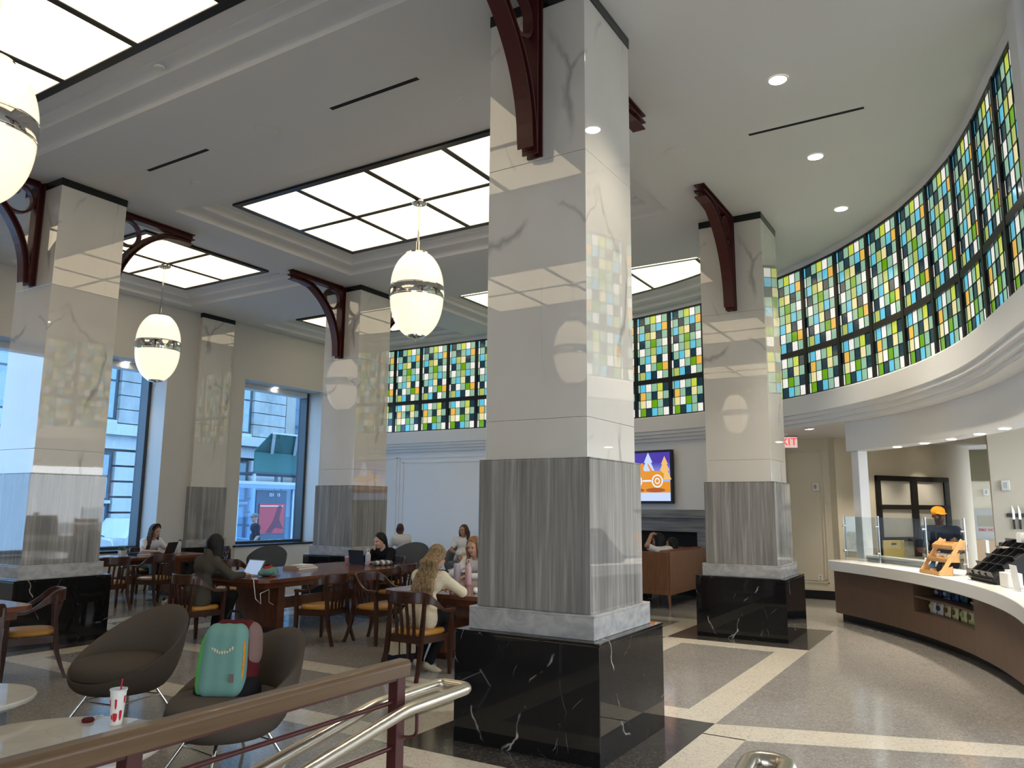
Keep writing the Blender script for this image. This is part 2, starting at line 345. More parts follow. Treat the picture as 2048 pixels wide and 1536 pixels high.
ceiling = fill([outer]+[c[1](.55) for c in COF], H, 'ceiling', MAT['ceiling_paint'])
tag(ceiling, 'white painted ceiling with stepped coffers', kind='structure')
PROF = [(.55, 0), (.548, .03), (.535, .055), (.505, .075), (.45, .085), (.30, .085), (.298, .11), (.285, .135), (.255, .155), (.20, .165), (.195, .184), (-.05, .184)]
for k, (typ, pf, rc, nx, ny, lab) in enumerate(COF):
    m = MB(); loops = [pf(d) for d, z in PROF]; n = len(loops[0])
    vs = [(x, y, H+z) for L, (d, z) in zip(loops, PROF) for x, y in L]
    m.add(vs, [(i*n+j, i*n+(j+1) % n, (i+1)*n+(j+1) % n, (i+1)*n+j) for i in range(len(PROF)-1) for j in range(n)])
    m.build('coffer_moulding', MAT['ceiling_paint'], ceiling, smooth=50)
    L = thing('ceiling_light', lab, 'ceiling light', (0, 0, 0), group='luminous ceiling panels')
    zt, zb = H+.184, H+.150
    if typ == 'rect':
        x0, y0, x1, y1 = rc; b = .09
        for (a0, b0, a1, b1) in ((x0, y0, x1, y0+b), (x0, y1-b, x1, y1), (x0, y0+b, x0+b, y1-b), (x1-b, y0+b, x1, y1-b)):
            MB().box(a0, b0, zb, a1, b1, zt).build('frame_bar', MAT['black_frame'], L)
        for i in range(1, nx): xm = x0+(x1-x0)*i/nx; MB().box(xm-.034, y0+b, zb, xm+.034, y1-b, zt).build('frame_bar', MAT['black_frame'], L)
        for j in range(1, ny): ym = y0+(y1-y0)*j/ny; MB().box(x0+b, ym-.038, zb+.001, x1-b, ym+.038, zt).build('frame_bar', MAT['black_frame'], L)
        for i in range(nx):
            for j in range(ny):
                MB().box(x0+(x1-x0)*i/nx+.026, y0+(y1-y0)*j/ny+.032, zb+.012, x0+(x1-x0)*(i+1)/nx-.026, y0+(y1-y0)*(j+1)/ny-.032, zt+.01).build('light_pane', MAT['light_panel'], L)
    else:
        a = cof3(0); b_ = cof3(-.07); n = len(a); m = MB()
        vs = [(x, y, zb) for x, y in a]+[(x, y, zb) for x, y in b_]+[(x, y, zt) for x, y in a]+[(x, y, zt) for x, y in b_]
        m.add(vs, [(j, (j+1) % n, n+(j+1) % n, n+j) for j in range(n)]+[(n+j, n+(j+1) % n, 3*n+(j+1) % n, 3*n+j) for j in range(n)])
        m.build('frame_bar', MAT['black_frame'], L)
        ys = [4.0, 5.375, 6.6, 7.85, 9.1]
        xr = lambda y: CX+math.sqrt(7.4**2-min(0, y-CY)**2)
        for j in range(4):
            p0, p1 = ys[j]+.03, ys[j+1]-.03
            poly = [(12.76, p0)]+[(xr(p0+(p1-p0)*i/8)-.05, p0+(p1-p0)*i/8) for i in range(9)]+[(12.76, p1)]
            MB().prism(poly, zb+.012, zt+.01).build('light_pane', MAT['light_panel'], L)
            if j: MB().box(12.77, ys[j]-.025, zb, xr(ys[j])-.07, ys[j]+.025, zt).build('frame_bar', MAT['black_frame'], L)

# ---- window wall (y = 14.5), windows, reveals
T = .78
WIN = [(6.45, 9.85), (11.85, 14.34), (.80, 4.20)]
wl = struct('wall_left', 'pale wall with tall street windows')
edges = sorted(WIN); prev = -8.2
for i, (a, b) in enumerate(edges+[(15.6, 15.6)]):
    MB().box(prev, YW, 0, a, YW+T, H+.25).build('wall_pier', MAT['wall_paint'], wl)
    if i < 3:
        MB().box(a, YW, 0, b, YW+T, .74).build('wall_apron', MAT['panel_paint'], wl); MB().box(a, YW, 4.57, b, YW+T, H+.25).build('wall_header', MAT['wall_paint'], wl)
        MB().box(a-.06, YW-.04, .74, b+.06, YW+T, .785).build('window_sill', MAT['sill_black'], wl, bevel=.006)
    prev = b
for i, (a, b) in enumerate(WIN):
    wn = struct('window_%d' % (i+1), 'tall fixed street window with a dark frame')
    y0, y1 = YW+.50, YW+.78; z0, z1 = .785, 4.57; f = .075
    for (xa, za, xb, zb) in ((a, z0, a+f, z1), (b-f, z0, b, z1), (a+f, z0, b-f, z0+.05), (a+f, z1-.12, b-f, z1)):
        MB().box(xa, y0, za, xb, y1, zb).build('window_frame', MAT['panel_paint' if za > 3 else 'window_frame'], wn, bevel=.004)
    MB().box(a+f, y1-.05, z0+.05, b-f, y1-.035, z1-.12).build('window_pane', MAT['window_glass'], wn)

# ---- end wall: straight run then the curve; lower wall, cornice, moulding over the glass
wb = struct('wall_back', 'white end wall that turns into a long curve')
pathF = [(XB, YW), (XB, 11.2), (XB, CY)]+arc(-2, TE, RG, 42)+[pe(EL+.3)]
def off(path_R, t0=0, t1=-85, n=46, straight=True): return ([(CX+path_R, YW), (CX+path_R, CY)] if straight else [])+arc(t0 if not straight else -2, t1, path_R, n)
# cornice: fascia and three receding steps under the glass (offset + is away from the room)
MB().sweep(pathF, [(.10, 3.56), (-.10, 3.56), (-.115, 3.54), (-.115, 3.26), (-.085, 3.25), (-.085, 3.19), (-.045, 3.18), (-.045, 3.12), (.0, 3.11), (.0, 3.05), (.30, 3.05), (.30, 3.56)], True).build('cornice', MAT['cornice_paint'], wb, smooth=35)
MB().sweep(pathF, [(.25, 5.76), (-.03, 5.76), (-.055, 5.80), (-.06, H+.02), (.25, H+.02)], True).build('ceiling_bead', MAT['cornice_paint'], wb, smooth=35)
lowpath = [(XB+.06, YW), (XB+.06, CY)]+arc(-2, -31, RG+.06, 16)
MB().sweep(lowpath, [(0, 0), (0, 3.06), (.15, 3.06), (.15, 0)], True).build('lower_wall', MAT['panel_paint'], wb, smooth=30)
MB().sweep([pathF[0], pathF[1], pathF[2]]+pathF[3:], [(.34, 3.5), (.34, H+.2), (.42, H+.2), (.42, 3.5)], True).build('upper_wall', MAT['wall_paint'], wb, smooth=35)
for (ya, yb, za, zb) in ((13.0, 14.2, .35, 2.92), (8.6, 12.93, .35, 2.92), (8.75, 12.80, .5, 2.8)):
    m = MB(); x0 = XB+.045
    for (p, q, r, s) in ((ya, za, ya+.03, zb), (yb-.03, za, yb, zb), (ya, za, yb, za+.03), (ya, zb-.03, yb, zb)): m.box(x0, p, q, x0+.03, r, s)
    m.build('panel_moulding', MAT['panel_paint'], wb)
MB().sweep([lowpath[-1], (16.0, 3.75), (16.0, 2.58)], [(0, 0), (0, 3.06), (.15, 3.06), (.15, 0)], True).build('exit_wall', MAT['beige_wall'], wb)
lowpath = lowpath+[(16.0, 3.75), (16.0, 2.58)]
bb = MB().sweep([(p[0], p[1]) for p in lowpath], [(0, 0), (-.015, 0), (-.015, .16), (0, .16)], True).build('baseboard_back', MAT['slot_black']); tag(bb, 'black baseboard along the end wall', kind='structure')
# jamb where the glass wall ends beside the viewer
jb = MB()
for (o0, d0, d1) in ((-.13, EL+.10, EL+.32), (-.10, EL+.06, EL+.10), (-.07, EL+.03, EL+.06), (-.04, EL, EL+.03)):
    jb.prism([pe(d0, o0), pe(d1, o0), pe(d1, .3), pe(d0, .3)], 3.05, H+.01)
jb.build('wall_jamb', MAT['cornice_paint'], wb, bevel=.004)

# ---- serving area behind the curve
wr = struct('wall_right', 'cream walls around the serving area')
soffit = fill([arc(-31, -84, RG+.02, 30)+[(7.0, -.6), (7.0, -2), (22, -2), (22, 3.8), (14.3, 3.8)]], 3.06, 'ceiling_soffit', MAT['ceiling_paint']); tag(soffit, 'low white ceiling over the serving area', kind='structure')
P0, P1_ = Vector((16.0, 2.58)), Vector((19.4, .40)); dv = (P1_-P0).normalized(); nv = Vector((dv.y, -dv.x))
def wq(t, o=0): p = P0+dv*t-nv*o; return (p.x, p.y)
LW = (P1_-P0).length
MB().prism([wq(0, 0), wq(LW, 0), wq(LW, -.15), wq(0, -.15)][::-1], 0, 3.06).build('kitchen_wall', MAT['beige_wall'], wr)
MB().box(20.6, -1.9, 0, 20.75, 1.0, 3.06).build('corridor_wall', MAT['beige_wall'], wr)
MB().box(20.55, -1.9, 2.35, 20.6, 1.0, 3.06).build('corridor_header', mat('olive_paint', (.16,.14,.085), .7), wr)
MB().box(13.6, -2.0, 0, 13.75, -.058, 3.06).build('tiled_wall', MAT['beige_wall'], wr)
MB().box(13.75, -.07, 0, 19.0, -.058, 3.06).build('corridor_side', MAT['beige_wall'], wr)
bkh = struct('trim_1', 'pale curved bulkhead hanging over the serving counter')
MB().sweep(arc(-45.6, -88, 8.62, 30), [(-.16, 2.60), (-.16, 3.06), (.16, 3.06), (.16, 2.60)], True).build('bulkhead', MAT['cornice_paint'], bkh, smooth=35)
pp = pc(-46.2, 8.62)
MB().box(-.085, -.085, .91, .085, .085, 2.60, TR(pp[0], pp[1], 0, math.radians(-46))).build('post', MAT['cornice_paint'], bkh, bevel=.01)
# panel mouldings on the wall beside the exit
for (ya, yb, za, zb) in ((2.68, 3.40, .30, 2.86), (2.73, 3.35, .35, 2.81)):
    m = MB(); x0 = 15.985
    for (p, q, r, s) in ((ya, za, ya+.02, zb), (yb-.02, za, yb, zb), (ya, za, yb, za+.02), (ya, zb-.02, yb, zb)): m.box(x0, p, q, x0+.02, r, s)
    m.build('panel_moulding', MAT['beige_wall'], wr)
# ---- walls behind the viewer with a glazed shopfront (only seen in reflections)
wf = struct('wall_front', 'glazed shopfront walls behind the viewer')
MB().box(-8.3, 2.1, 0, -8.1, 14.6, H+.2).build('shopfront_wall', MAT['wall_paint'], wf); MB().box(-8.3, -6.2, 4.6, -8.1, 2.1, H+.2).build('shopfront_wall', MAT['wall_paint'], wf)
for i in range(5): MB().box(-8.32, -6.1+i*2.05-.06, 0, -8.08, -6.1+i*2.05+.06, 4.6).build('shopfront_post', MAT['window_frame'], wf)
MB().box(-8.26, -6.1, 2.35, -8.14, 2.1, 2.5).build('shopfront_rail', MAT['window_frame'], wf)
MB().box(-8.3, -6.2, 0, -.5, -6.0, H+.2).build('shopfront_wall', MAT['wall_paint'], wf); MB().box(-.5, -6.2, 4.6, 7.0, -6.0, H+.2).build('shopfront_wall', MAT['wall_paint'], wf)
for i in range(5): MB().box(-.5+i*1.84-.06, -6.22, 0, -.5+i*1.84+.06, -5.98, 4.6).build('shopfront_post', MAT['window_frame'], wf)
MB().box(6.85, -6.1, 0, 7.0, -2.0, H+.2).build('side_wall', MAT['wall_paint'], wf)
fc = MB().box(6.85, -2.0, 3.06, 7.0, -.62, H+.2).build('side_header', MAT['wall_paint'], wf)

# ================================================================ stained glass bays
PAT = ['BDSLWS', 'WSDSBO', 'SBYCDS', 'WDSGSW', 'SWSYBS', 'DSBCDW', 'WDWSGO', 'SYBDWS']
PAT2 = ['SBWSLD', 'DOSDCS', 'SCWGSD', 'WGDBSW']
BW, ZB, ZT = .862, 3.56, 5.76
MUL = .085; FW = .42; PW = (BW-MUL)/6; PX = [-BW/2+MUL/2+(0 if c == 0 else FW*PW+(c-1)*(6-FW)*PW/5) for c in range(6)]+[BW/2-MUL/2];  RH = (ZT-ZB-.03-.095-.03)/12
pm = {}
for k in 'WSDBYLCOG':
    for e, hw_ in ((0, FW*PW/2), (1, (6-FW)*PW/10)): pm[k, e] = MB().box(-hw_+.0045, -.005, -RH/2+.0045, hw_-.0045, .005, RH/2-.0045).mesh('glass_pane', MAT['glass_'+k])
def bay_frame():
    ms = {}
    ms['mullion'] = MB().box(-MUL/2+.004, -.035, ZB, MUL/2-.004, .06, ZT).mesh('mullion', MAT['black_frame'])
    ms['rail_b'] = MB().box(-BW/2+MUL/2, -.03, ZB, BW/2-MUL/2, .05, ZB+.03).mesh('rail', MAT['black_frame'])
    ms['rail_t'] = MB().box(-BW/2+MUL/2, -.03, ZT-.03, BW/2-MUL/2, .05, ZT).mesh('rail', MAT['black_frame'])
    z = ZB+.03+4*RH; ms['rail_m'] = MB().box(-BW/2+MUL/2, -.03, z, BW/2-MUL/2, .05, z+.095).mesh('rail', MAT['black_frame'])
    c = MB()
    for i in range(1, 6): c.box(PX[i]-.005, -.012, ZB+.03, PX[i]+.005, .008, z); c.box(PX[i]-.005, -.012, z+.095, PX[i]+.005, .008, ZT-.03)
    for j in range(1, 12):
        if j == 4: continue
        zz = ZB+.03+j*RH+(.095 if j > 4 else 0); c.box(-BW/2+MUL/2, -.0125, zz-.005, BW/2-MUL/2, .0085, zz+.005)
    ms['lead'] = c.mesh('lead_came', MAT['black_frame'])
    ms['back'] = MB().box(-BW/2+.005, .062, ZB, BW/2-.005, .07, ZT).mesh('backing', MAT['slot_black'])
    return ms
BF = bay_frame()
ORD = ['first', 'second', 'third', 'fourth', 'fifth', 'sixth', 'seventh', 'eighth', 'ninth', 'tenth', 'eleventh', 'twelfth', 'thirteenth', 'fourteenth', 'fifteenth', 'sixteenth', 'seventeenth', 'eighteenth', 'nineteenth', 'twentieth', 'last but one', 'last', 'end']
bays = []
for k in range(7): bays.append((XB, 13.96-.8617*k-.43, 0))
mus = [-.4-6.03*k if k else .0 for k in range(0, 15)]
mus = [.45-6.03*k+.1 for k in range(0, 15)]
for k in range(13):
    tm = (mus[k]+mus[k+1])/2; x, y = pc(tm, RG*math.cos(math.radians(3.015))); bays.append((x, y, math.radians(tm)))
for k in range(2): x, y = pe((k+.5)*.8617); bays.append((x, y, math.radians(TE)))
for i, (x, y, a) in enumerate(bays):
    t = thing('stained_glass_window', ORD[i]+' stained glass bay of the band, counted from the window wall', 'stained glass', (x, y, 0), a-PI/2, 'stained glass bays of the curved wall')
    for nm, key, px in (('mullion', 'mullion', -BW/2), ('mullion', 'mullion', BW/2), ('rail', 'rail_b', 0), ('rail', 'rail_t', 0), ('rail', 'rail_m', 0), ('lead_came', 'lead', 0), ('backing', 'back', 0)):
        if nm == 'mullion' and px > 0 and i+1 < len(bays): continue
        link(nm, BF[key], t, loc=(px, 0, 0))
    for r in range(12):
        row = PAT[r] if r < 8 else PAT2[r-8]
        zz = ZT-.03-(r+.5)*RH-(.095 if r >= 8 else 0)
        for c in range(6):
            link('glass_pane', pm[row[c], 0 if c == 0 else 1], t, loc=((PX[c]+PX[c+1])/2, 0, zz))

# ================================================================ marble columns with iron brackets
def ibeam(m, pts, depth=.09, fl=.14, web=.02, tk=.014, caps=True):     # pts in the (x, z) plane
    for i in range(len(pts)-1):
        a = Vector((pts[i][0], 0, pts[i][1])); b = Vector((pts[i+1][0], 0, pts[i+1][1])); d = (b-a).normalized(); n = Vector((-d.z, 0, d.x))
        ex = d*.006
        for s in (-1, 1): m.bar(a-ex+n*s*(depth/2-tk/2), b+ex+n*s*(depth/2-tk/2), fl, tk, n)
        m.bar(a-ex, b+ex, web, depth-tk, n)
def make_column():
    t = thing('marble_column', 'x', 'column', (GX[0], GY[0], 0)); t['kind'] = 'thing'
    q = lambda w, z0, z1: MB().box(-w, -w, z0, w, w, z1)
    b = q(.594, 0, .772).build('base', MAT['black_marble'], t, bevel=.004); q(.594, .774, .7916).build('base_slab', MAT['black_marble'], t, bevel=.003)
    q(.52, .7916, .94).build('plinth', MAT['plinth_marble'], t, bevel=.004); q(.52, .94, .9565).build('plinth_cap', MAT['plinth_marble'], t, bevel=.003)
    q(.477, .9565, 2.045).build('dado', MAT['grey_marble'], t, bevel=.004); q(.477, 2.046, 2.0557).build('dado_cap', MAT['grey_marble'], t, bevel=.002)
    for z0, z1 in ((2.0557, 2.352), (2.354, 4.43), (4.432, H-.09)): q(.442, z0, z1).build('shaft_slab', MAT['white_marble'], t, bevel=.003)
    q(.449, H-.098, H).build('cap', MAT['cap_stone'], t, bevel=.002)
    for s in (-1, 1):
        m = MB(); ibeam(m, [(-.0505, -.0), (-.0505, -1.39)]); ibeam(m, [(-.10, -.047), (-1.36, -.047)])
        R = 1.24; c = (-1.375, -1.30)
        pts = [(-.127, -1.36)]+[(c[0]+R*math.cos(a), c[1]+R*math.sin(a)) for a in [math.radians(1+66*i/14) for i in range(15)]]+[(-1.10, -.1295), (-1.34, -.1295)]
        ibeam(m, pts, depth=.085)
        me = m.mesh('bracket', MAT['oxide_red'])
        br = link('bracket', me, t, loc=(s*-.442 if s > 0 else .442, 0, H)); br.rotation_euler = (0, 0, 0 if s > 0 else PI)
        rg = MB(); ring = [(-.305+.185*math.cos(2*PI*i/32), 0, -.295+.185*math.sin(2*PI*i/32)) for i in range(32)]
        vs = []; fs = []
        for i in range(32):
            a = 2*PI*i/32
            for rr, yy in ((.17, -.04), (.20, -.04), (.20, .04), (.17, .04)): vs.append((-.305+rr*math.cos(a), yy, -.295+rr*math.sin(a)))
        for i in range(32):
            j = (i+1) % 32
            for k in range(4): l = (k+1) % 4; fs.append((i*4+k, i*4+l, j*4+l, j*4+k))
        rg.add(vs, fs); link('ring', rg.mesh('ring', MAT['oxide_red'], 40), br)
    return t
col0 = make_column(); col0['label'] = 'largest marble column in the middle, on a black marble base'
copy_tree(col0, None, (GX[0]-.05, GY[1], 0), 0, 'marble column by the left edge, behind the hanging egg lamp')
copy_tree(col0, None, (GX[1]-.03, GY[1], 0), 0, 'far marble column standing between the window and the white panel')
copy_tree(col0, None, (GX[1]+.03, GY[0], 0), 0, 'marble column on a black base near the serving counter')
def pilaster(x, label):
    t = thing('wall_pilaster', label, 'pilaster', (x, YW, 0)); t['kind'] = 'thing'
    q = lambda w, d, z0, z1: MB().box(-w, -d, z0, w, -.001, z1)
    q(.56, .22, 0, .79).build('base', MAT['black_marble'], t, bevel=.004); q(.50, .16, .79, .9565).build('plinth', MAT['plinth_marble'], t, bevel=.004)
    q(.462, .12, .9565, 2.0557).build('dado', MAT['grey_marble'], t, bevel=.003)
    for z0, z1 in ((2.0557, 3.4), (3.402, H-.09)): q(.425, .085, z0, z1).build('shaft_slab', MAT['white_marble'], t, bevel=.003)
    q(.43, .09, H-.098, H).build('cap', MAT['cap_stone'], t)
pilaster(10.97, 'flat marble pilaster on the wall between the two windows')
pilaster(5.42, 'flat marble pilaster hidden behind the column by the left edge')

# ================================================================ ceiling fittings
def pendant(x, y, label, zc=4.65, ztop=HC-.04, zoff=0):
    t = thing('pendant_lamp', label, 'pendant lamp', (x, y, 0), group='egg shaped pendant lamps')
    R = .372; zb, zm, zt_ = 4.03, 4.65, 5.205
    up_ = [(R*math.cos(a), 4.735+(zt_-4.735)*1.13*math.sin(a)) for a in [math.radians(64*i/14) for i in range(15)]]
    dn = [(R*math.cos(a), 4.565-(4.565-zb)*1.06*math.sin(a)) for a in [math.radians(71*i/14) for i in range(15)]]
    MB().lathe(up_+[(.0, up_[-1][1])], 40).build('upper_globe', MAT['globe_glass'], t, smooth=50)
    MB().lathe(dn+[(.0, dn[-1][1])], 40).build('lower_globe', MAT['globe_glass'], t, smooth=50)
    band = MB().lathe([(R-.02, 4.562), (R+.006, 4.562), (R+.010, 4.575), (R+.010, 4.725), (R+.006, 4.738), (R-.02, 4.738)], 48).build('metal_band', MAT['chrome'], t, smooth=40)
    for k in (4.580, 4.720): MB().lathe([(R+.009, k-.006), (R+.014, k), (R+.009, k+.006)], 48).build('rim', MAT['chrome'], band, smooth=40)
    zc_ = up_[-1][1]; rc = up_[-1][0]
    MB().lathe([(rc+.012, zc_-.012), (rc+.008, zc_+.012), (rc*.6, zc_+.035), (.03, zc_+.05), (0, zc_+.05)], 32).build('top_cap', MAT['chrome'], t, smooth=50)
    zd = dn[-1][1]; rd = dn[-1][0]
    MB().lathe([(rd+.012, zd+.01), (rd+.006, zd-.012), (.03, zd-.03), (.014, zd-.035), (.014, zd-.085), (0, zd-.088)], 28).build('bottom_finial', MAT['chrome'], t, smooth=50)
    MB().cyl((0, 0, zc_+.04), (0, 0, ztop-.02), .016, n=14).build('stem', MAT['chrome'], t, smooth=50)
    MB().cyl((0, 0, zc_+.05), (0, 0, zc_+.19), .028, n=14).build('stem_collar', MAT['chrome'], t, smooth=50)
    MB().lathe([(0, ztop-.06), (.03, ztop-.06), (.035, ztop-.035), (.095, ztop-.03), (.11, ztop-.015), (.11, ztop+.005), (0, ztop+.005)], 32).build('canopy', MAT['chrome'], t, smooth=40)
    return t
pd = pendant(8.27, 6.64, 'glowing egg pendant lamp hanging in the middle of the hall')
c = copy_tree(pd, None, (8.27, 12.52, -.17), 0, 'glowing egg pendant lamp in front of the window wall')
c2 = copy_tree(pd, None, (2.70, 6.6, 0), 0, 'large egg pendant lamp cut off by the left edge')
for ch in c.children:
    if ch.name.startswith(('stem', 'canopy')) and not ch.name.startswith('stem_collar'): ch.location.z += .165
c3 = copy_tree(pd, None, (-2.93, 6.6, 0), 0, 'egg pendant lamp hanging behind the viewer')
def spot(x, y, z, watts, size=1.55, col=(1, .88, .70)):
    l = bpy.data.lights.new('downlight_lamp', 'SPOT'); l.energy = watts; l.color = col; l.spot_size = size; l.spot_blend = .7; l.shadow_soft_size = .06
    o = bpy.data.objects.new('downlight_lamp', l); COL.objects.link(o); o.location = (x, y, z-.02); return o
def downlight(x, y, z, r, watts, label, group='recessed downlights'):
    t = thing('downlight', label, 'downlight', (x, y, z), group=group)
    MB().lathe([(r*1.15, -.002), (r*1.18, -.006), (r, -.008), (r*.96, -.002)], 24).build('trim_ring', MAT['plastic_white'], t, smooth=40)
    MB().lathe([(0, -.004), (r*.97, -.004), (r*.97, -.001), (0, -.001)], 24).build('lens', MAT['downlight_lens'], t)
    s = spot(x, y, z, watts); s.parent = t; s.location = (0, 0, -.03)
for i, (x, lab) in enumerate(((7.31, 'brightest recessed downlight, beside the largest column'), (9.26, 'middle one of the three downlights in the ceiling by the curve'), (11.15, 'smallest of the three downlights above the column near the counter'))): downlight(x, 1.45, H, .085, 200, lab)
for i, (x, lab) in enumerate(((5.36, 'added downlight over the side of the largest column, unseen above the view'),)): downlight(x, 1.45, H, .085, 150, lab)  # unseen lamp added to brighten the largest column, carrying the row on
for i, (x, y) in enumerate(((12.31, 1.36), (11.83, .92), (11.33, .51), (10.73, .14), (10.14, -.16))):
    a = math.degrees(math.atan2(y-CY, x-CX)); p = pc(a, 8.62); downlight(p[0], p[1], 2.598, .055, 45, ORD[i]+' small downlight under the counter bulkhead, counted from the post', 'downlights under the bulkhead')
for (x, y), lab in zip(((15.3, 1.75), (16.5, 1.3), (17.6, .75), (14.2, .55)), ('first', 'second', 'third', 'fourth')): downlight(x, y, 3.058, .07, 60, lab+' added downlight, out of view, in the low ceiling over the serving area', 'added downlights over the serving area')  # lamps added out of view behind the bulkhead to brighten the serving area
downlight(13.97, 2.55, 3.058, .08, 40, 'downlight in the low ceiling beside the exit sign')
downlight(13.15, 14.95, 4.568, .06, 12, 'small downlight in the head of the window by the far column'); downlight(9.2, 14.95, 4.568, .06, 12, 'small downlight in the head of the window behind the egg lamp')
for i, (x0, y0, x1, y1, lab) in enumerate(((5.49, 4.47, 5.50, 5.64, 'slot diffuser in the ceiling left of the largest column'), (5.44, 7.58, 5.45, 8.74, 'slot diffuser in the ceiling above the column by the left edge'), (8.31, .80, 8.32, 1.99, 'slot diffuser in the ceiling between two downlights'), (11.1, 5.6, 11.11, 6.8, 'far slot diffuser in the ceiling right of the egg lamp'))):
    t = thing('air_slot', lab, 'air diffuser', (0, 0, 0), group='ceiling slot diffusers')
    MB().box(x0-.028, y0, H-.0015, x1+.028, y1, H+.03).build('slot', MAT['slot_black'], t)
    for e in (-.036, .028): MB().box(x0+e, y0-.01, H-.003, x0+e+.010, y1+.01, H).build('slot_edge', MAT['ceiling_paint'], t)
def disc(x, y, r, lab, cat='ceiling speaker', z=H):
    t = thing('ceiling_speaker' if cat == 'ceiling speaker' else 'smoke_detector', lab, cat, (x, y, z))
    MB().lathe([(0, -.014), (r*.85, -.014), (r, -.008), (r, 0)], 28).build('grille', MAT['plastic_white'], t, smooth=30); MB().lathe([(r*.97, -.005), (r*1.06, -.003), (r*1.06, 0)], 28).build('bezel', MAT['ceiling_paint'], t, smooth=30)
disc(5.48, 6.61, .125, 'round flush ceiling speaker between the two slot diffusers'); disc(8.31, 2.85, .125, 'round flush ceiling speaker behind the largest column'); disc(9.3, 10.5, .125, 'round flush ceiling speaker near the window wall')
for x, y, lab in ((6.03, 4.3, 'small round detector on the ceiling beside the largest column'), (7.99, 1.45, 'small round detector on the ceiling near the slot diffuser by the curve'), (11.01, 2.31, 'small round detector on the ceiling beside the column near the counter'), (5.97, 8.52, 'small round detector on the ceiling above the nearer slot')): disc(x, y, .05, lab, 'detector')
disc(4.15, 6.63, .05, 'small round detector inside the nearest coffer', 'detector', H+.085)
t = thing('security_camera', 'white dome security camera on the ceiling behind the left column bracket', 'camera', (4.75, 10.5, H))
MB().lathe([(.09, 0), (.09, -.05), (.05, -.06), (0, -.06)], 20).build('housing', MAT['plastic_white'], t, smooth=40); MB().cyl((0, 0, -.06), (-.03, -.05, -.16), .06, .055, 18).build('lens_barrel', MAT['plastic_grey'], t, smooth=40)

# ================================================================ furniture
def smooth_step(a, b, x): t = max(0, min(1, (x-a)/(b-a))); return t*t*(3-2*t)
def make_chair():                       # wooden barrel-back armchair, faces +y
    t = thing('armchair', 'x', 'armchair', group='wooden armchairs at the tables')
    W = MAT['dark_wood']
    # bent top rail with arms
    rings = []
    for i in range(41):
        s = -1+2*i/40; a = abs(s)
        if a < .62: ph = s/.62*math.radians(88); x, y = .285*math.sin(ph), -.02-.25*math.cos(ph)
        else: k = (a-.62)/.38; x, y = math.copysign(.285+.012*k, s), -.029+.245*k
        z = .845-.185*smooth_step(.30, .80, a); hgt = .115-.080*smooth_step(.28, .72, a); tk = .028+.022*smooth_step(.5, 1, a)
        if i: pass
        if a < .62: nx, ny = math.sin(ph), -math.cos(ph)
        else: nx, ny = math.copysign(1, s), 0
        c = Vector((x, y, z)); n = Vector((nx, ny, 0))
        rings.append([c-n*tk/2-Vector((0,0,hgt)), c+n*tk/2-Vector((0,0,hgt)), c+n*tk/2, c-n*tk/2])
    MB().loft(rings).build('top_rail', W, t, smooth=50, bevel=.005)
    for s in (-1, 1):
        # back post running into the splayed rear leg
        P = [(s*.215, -.185, .80), (s*.212, -.20, .60), (s*.205, -.215, .42), (s*.207, -.235, .25), (s*.222, -.285, .10), (s*.232, -.325, .0)]
        r = []
        for k, p in enumerate(P):
            w_, d_ = (.036, .03) if k < 2 else ((.042, .04) if k < 4 else (.034, .032)); p = Vector(p)
            r.append([p+Vector((i*w_/2, j*d_/2, 0)) for i, j in ((-1,-1),(1,-1),(1,1),(-1,1))])
        MB().loft(r).build('leg', W, t, smooth=40)
        P = [(s*.285, .20, .645), (s*.272, .205, .46), (s*.262, .205, .36), (s*.262, .21, .0)]; r = []
        for k, p in enumerate(P):
            w_ = (.034, .042, .044, .030)[k]; p = Vector(p); r.append([p+Vector((i*w_/2, j*w_/2, 0)) for i, j in ((-1,-1),(1,-1),(1,1),(-1,1))])
        MB().loft(r).build('leg', W, t, smooth=40)
        MB().bar((s*.205, -.20, .375), (s*.25, .20, .375), .024, .07).build('side_rail', W, t)
    MB().bar((-.19, -.205, .375), (.19, -.205, .375), .026, .07).build('back_rail', W, t); MB().bar((-.24, .205, .375), (.24, .205, .375), .026, .07).build('front_rail', W, t)
    for x in (-.115, -.04, .04, .115):
        ph = math.asin(x/.285); yt = -.02-.25*math.cos(ph)
        MB().loft([[Vector((x*q+i*w_/2, y_+j*.008, z_)) for i, j in ((-1,-1),(1,-1),(1,1),(-1,1))] for q, y_, z_, w_ in ((.92, -.205, .40, .036), (.95, (-.205+yt)/2+.01, .57, .03), (1, yt, .76, .032))]).build('slat', W, t, smooth=40)
    pts = [(.235*math.copysign(abs(math.cos(a))**.55, math.cos(a)), .015+.225*math.copysign(abs(math.sin(a))**.55, math.sin(a))) for a in [2*PI*i/36 for i in range(36)]]
    rr = []
    for k, z in ((.92, .405), (1.0, .418), (1.01, .437), (.95, .458), (.72, .468), (.3, .472)): rr.append([Vector((x*k*(1-.08*max(0, -y/.2)), y*k, z)) for x, y in pts])
    MB().loft(rr).build('seat_cushion', MAT['amber_leather'], t, smooth=60)
    return t
def deg(a): return math.radians(a)
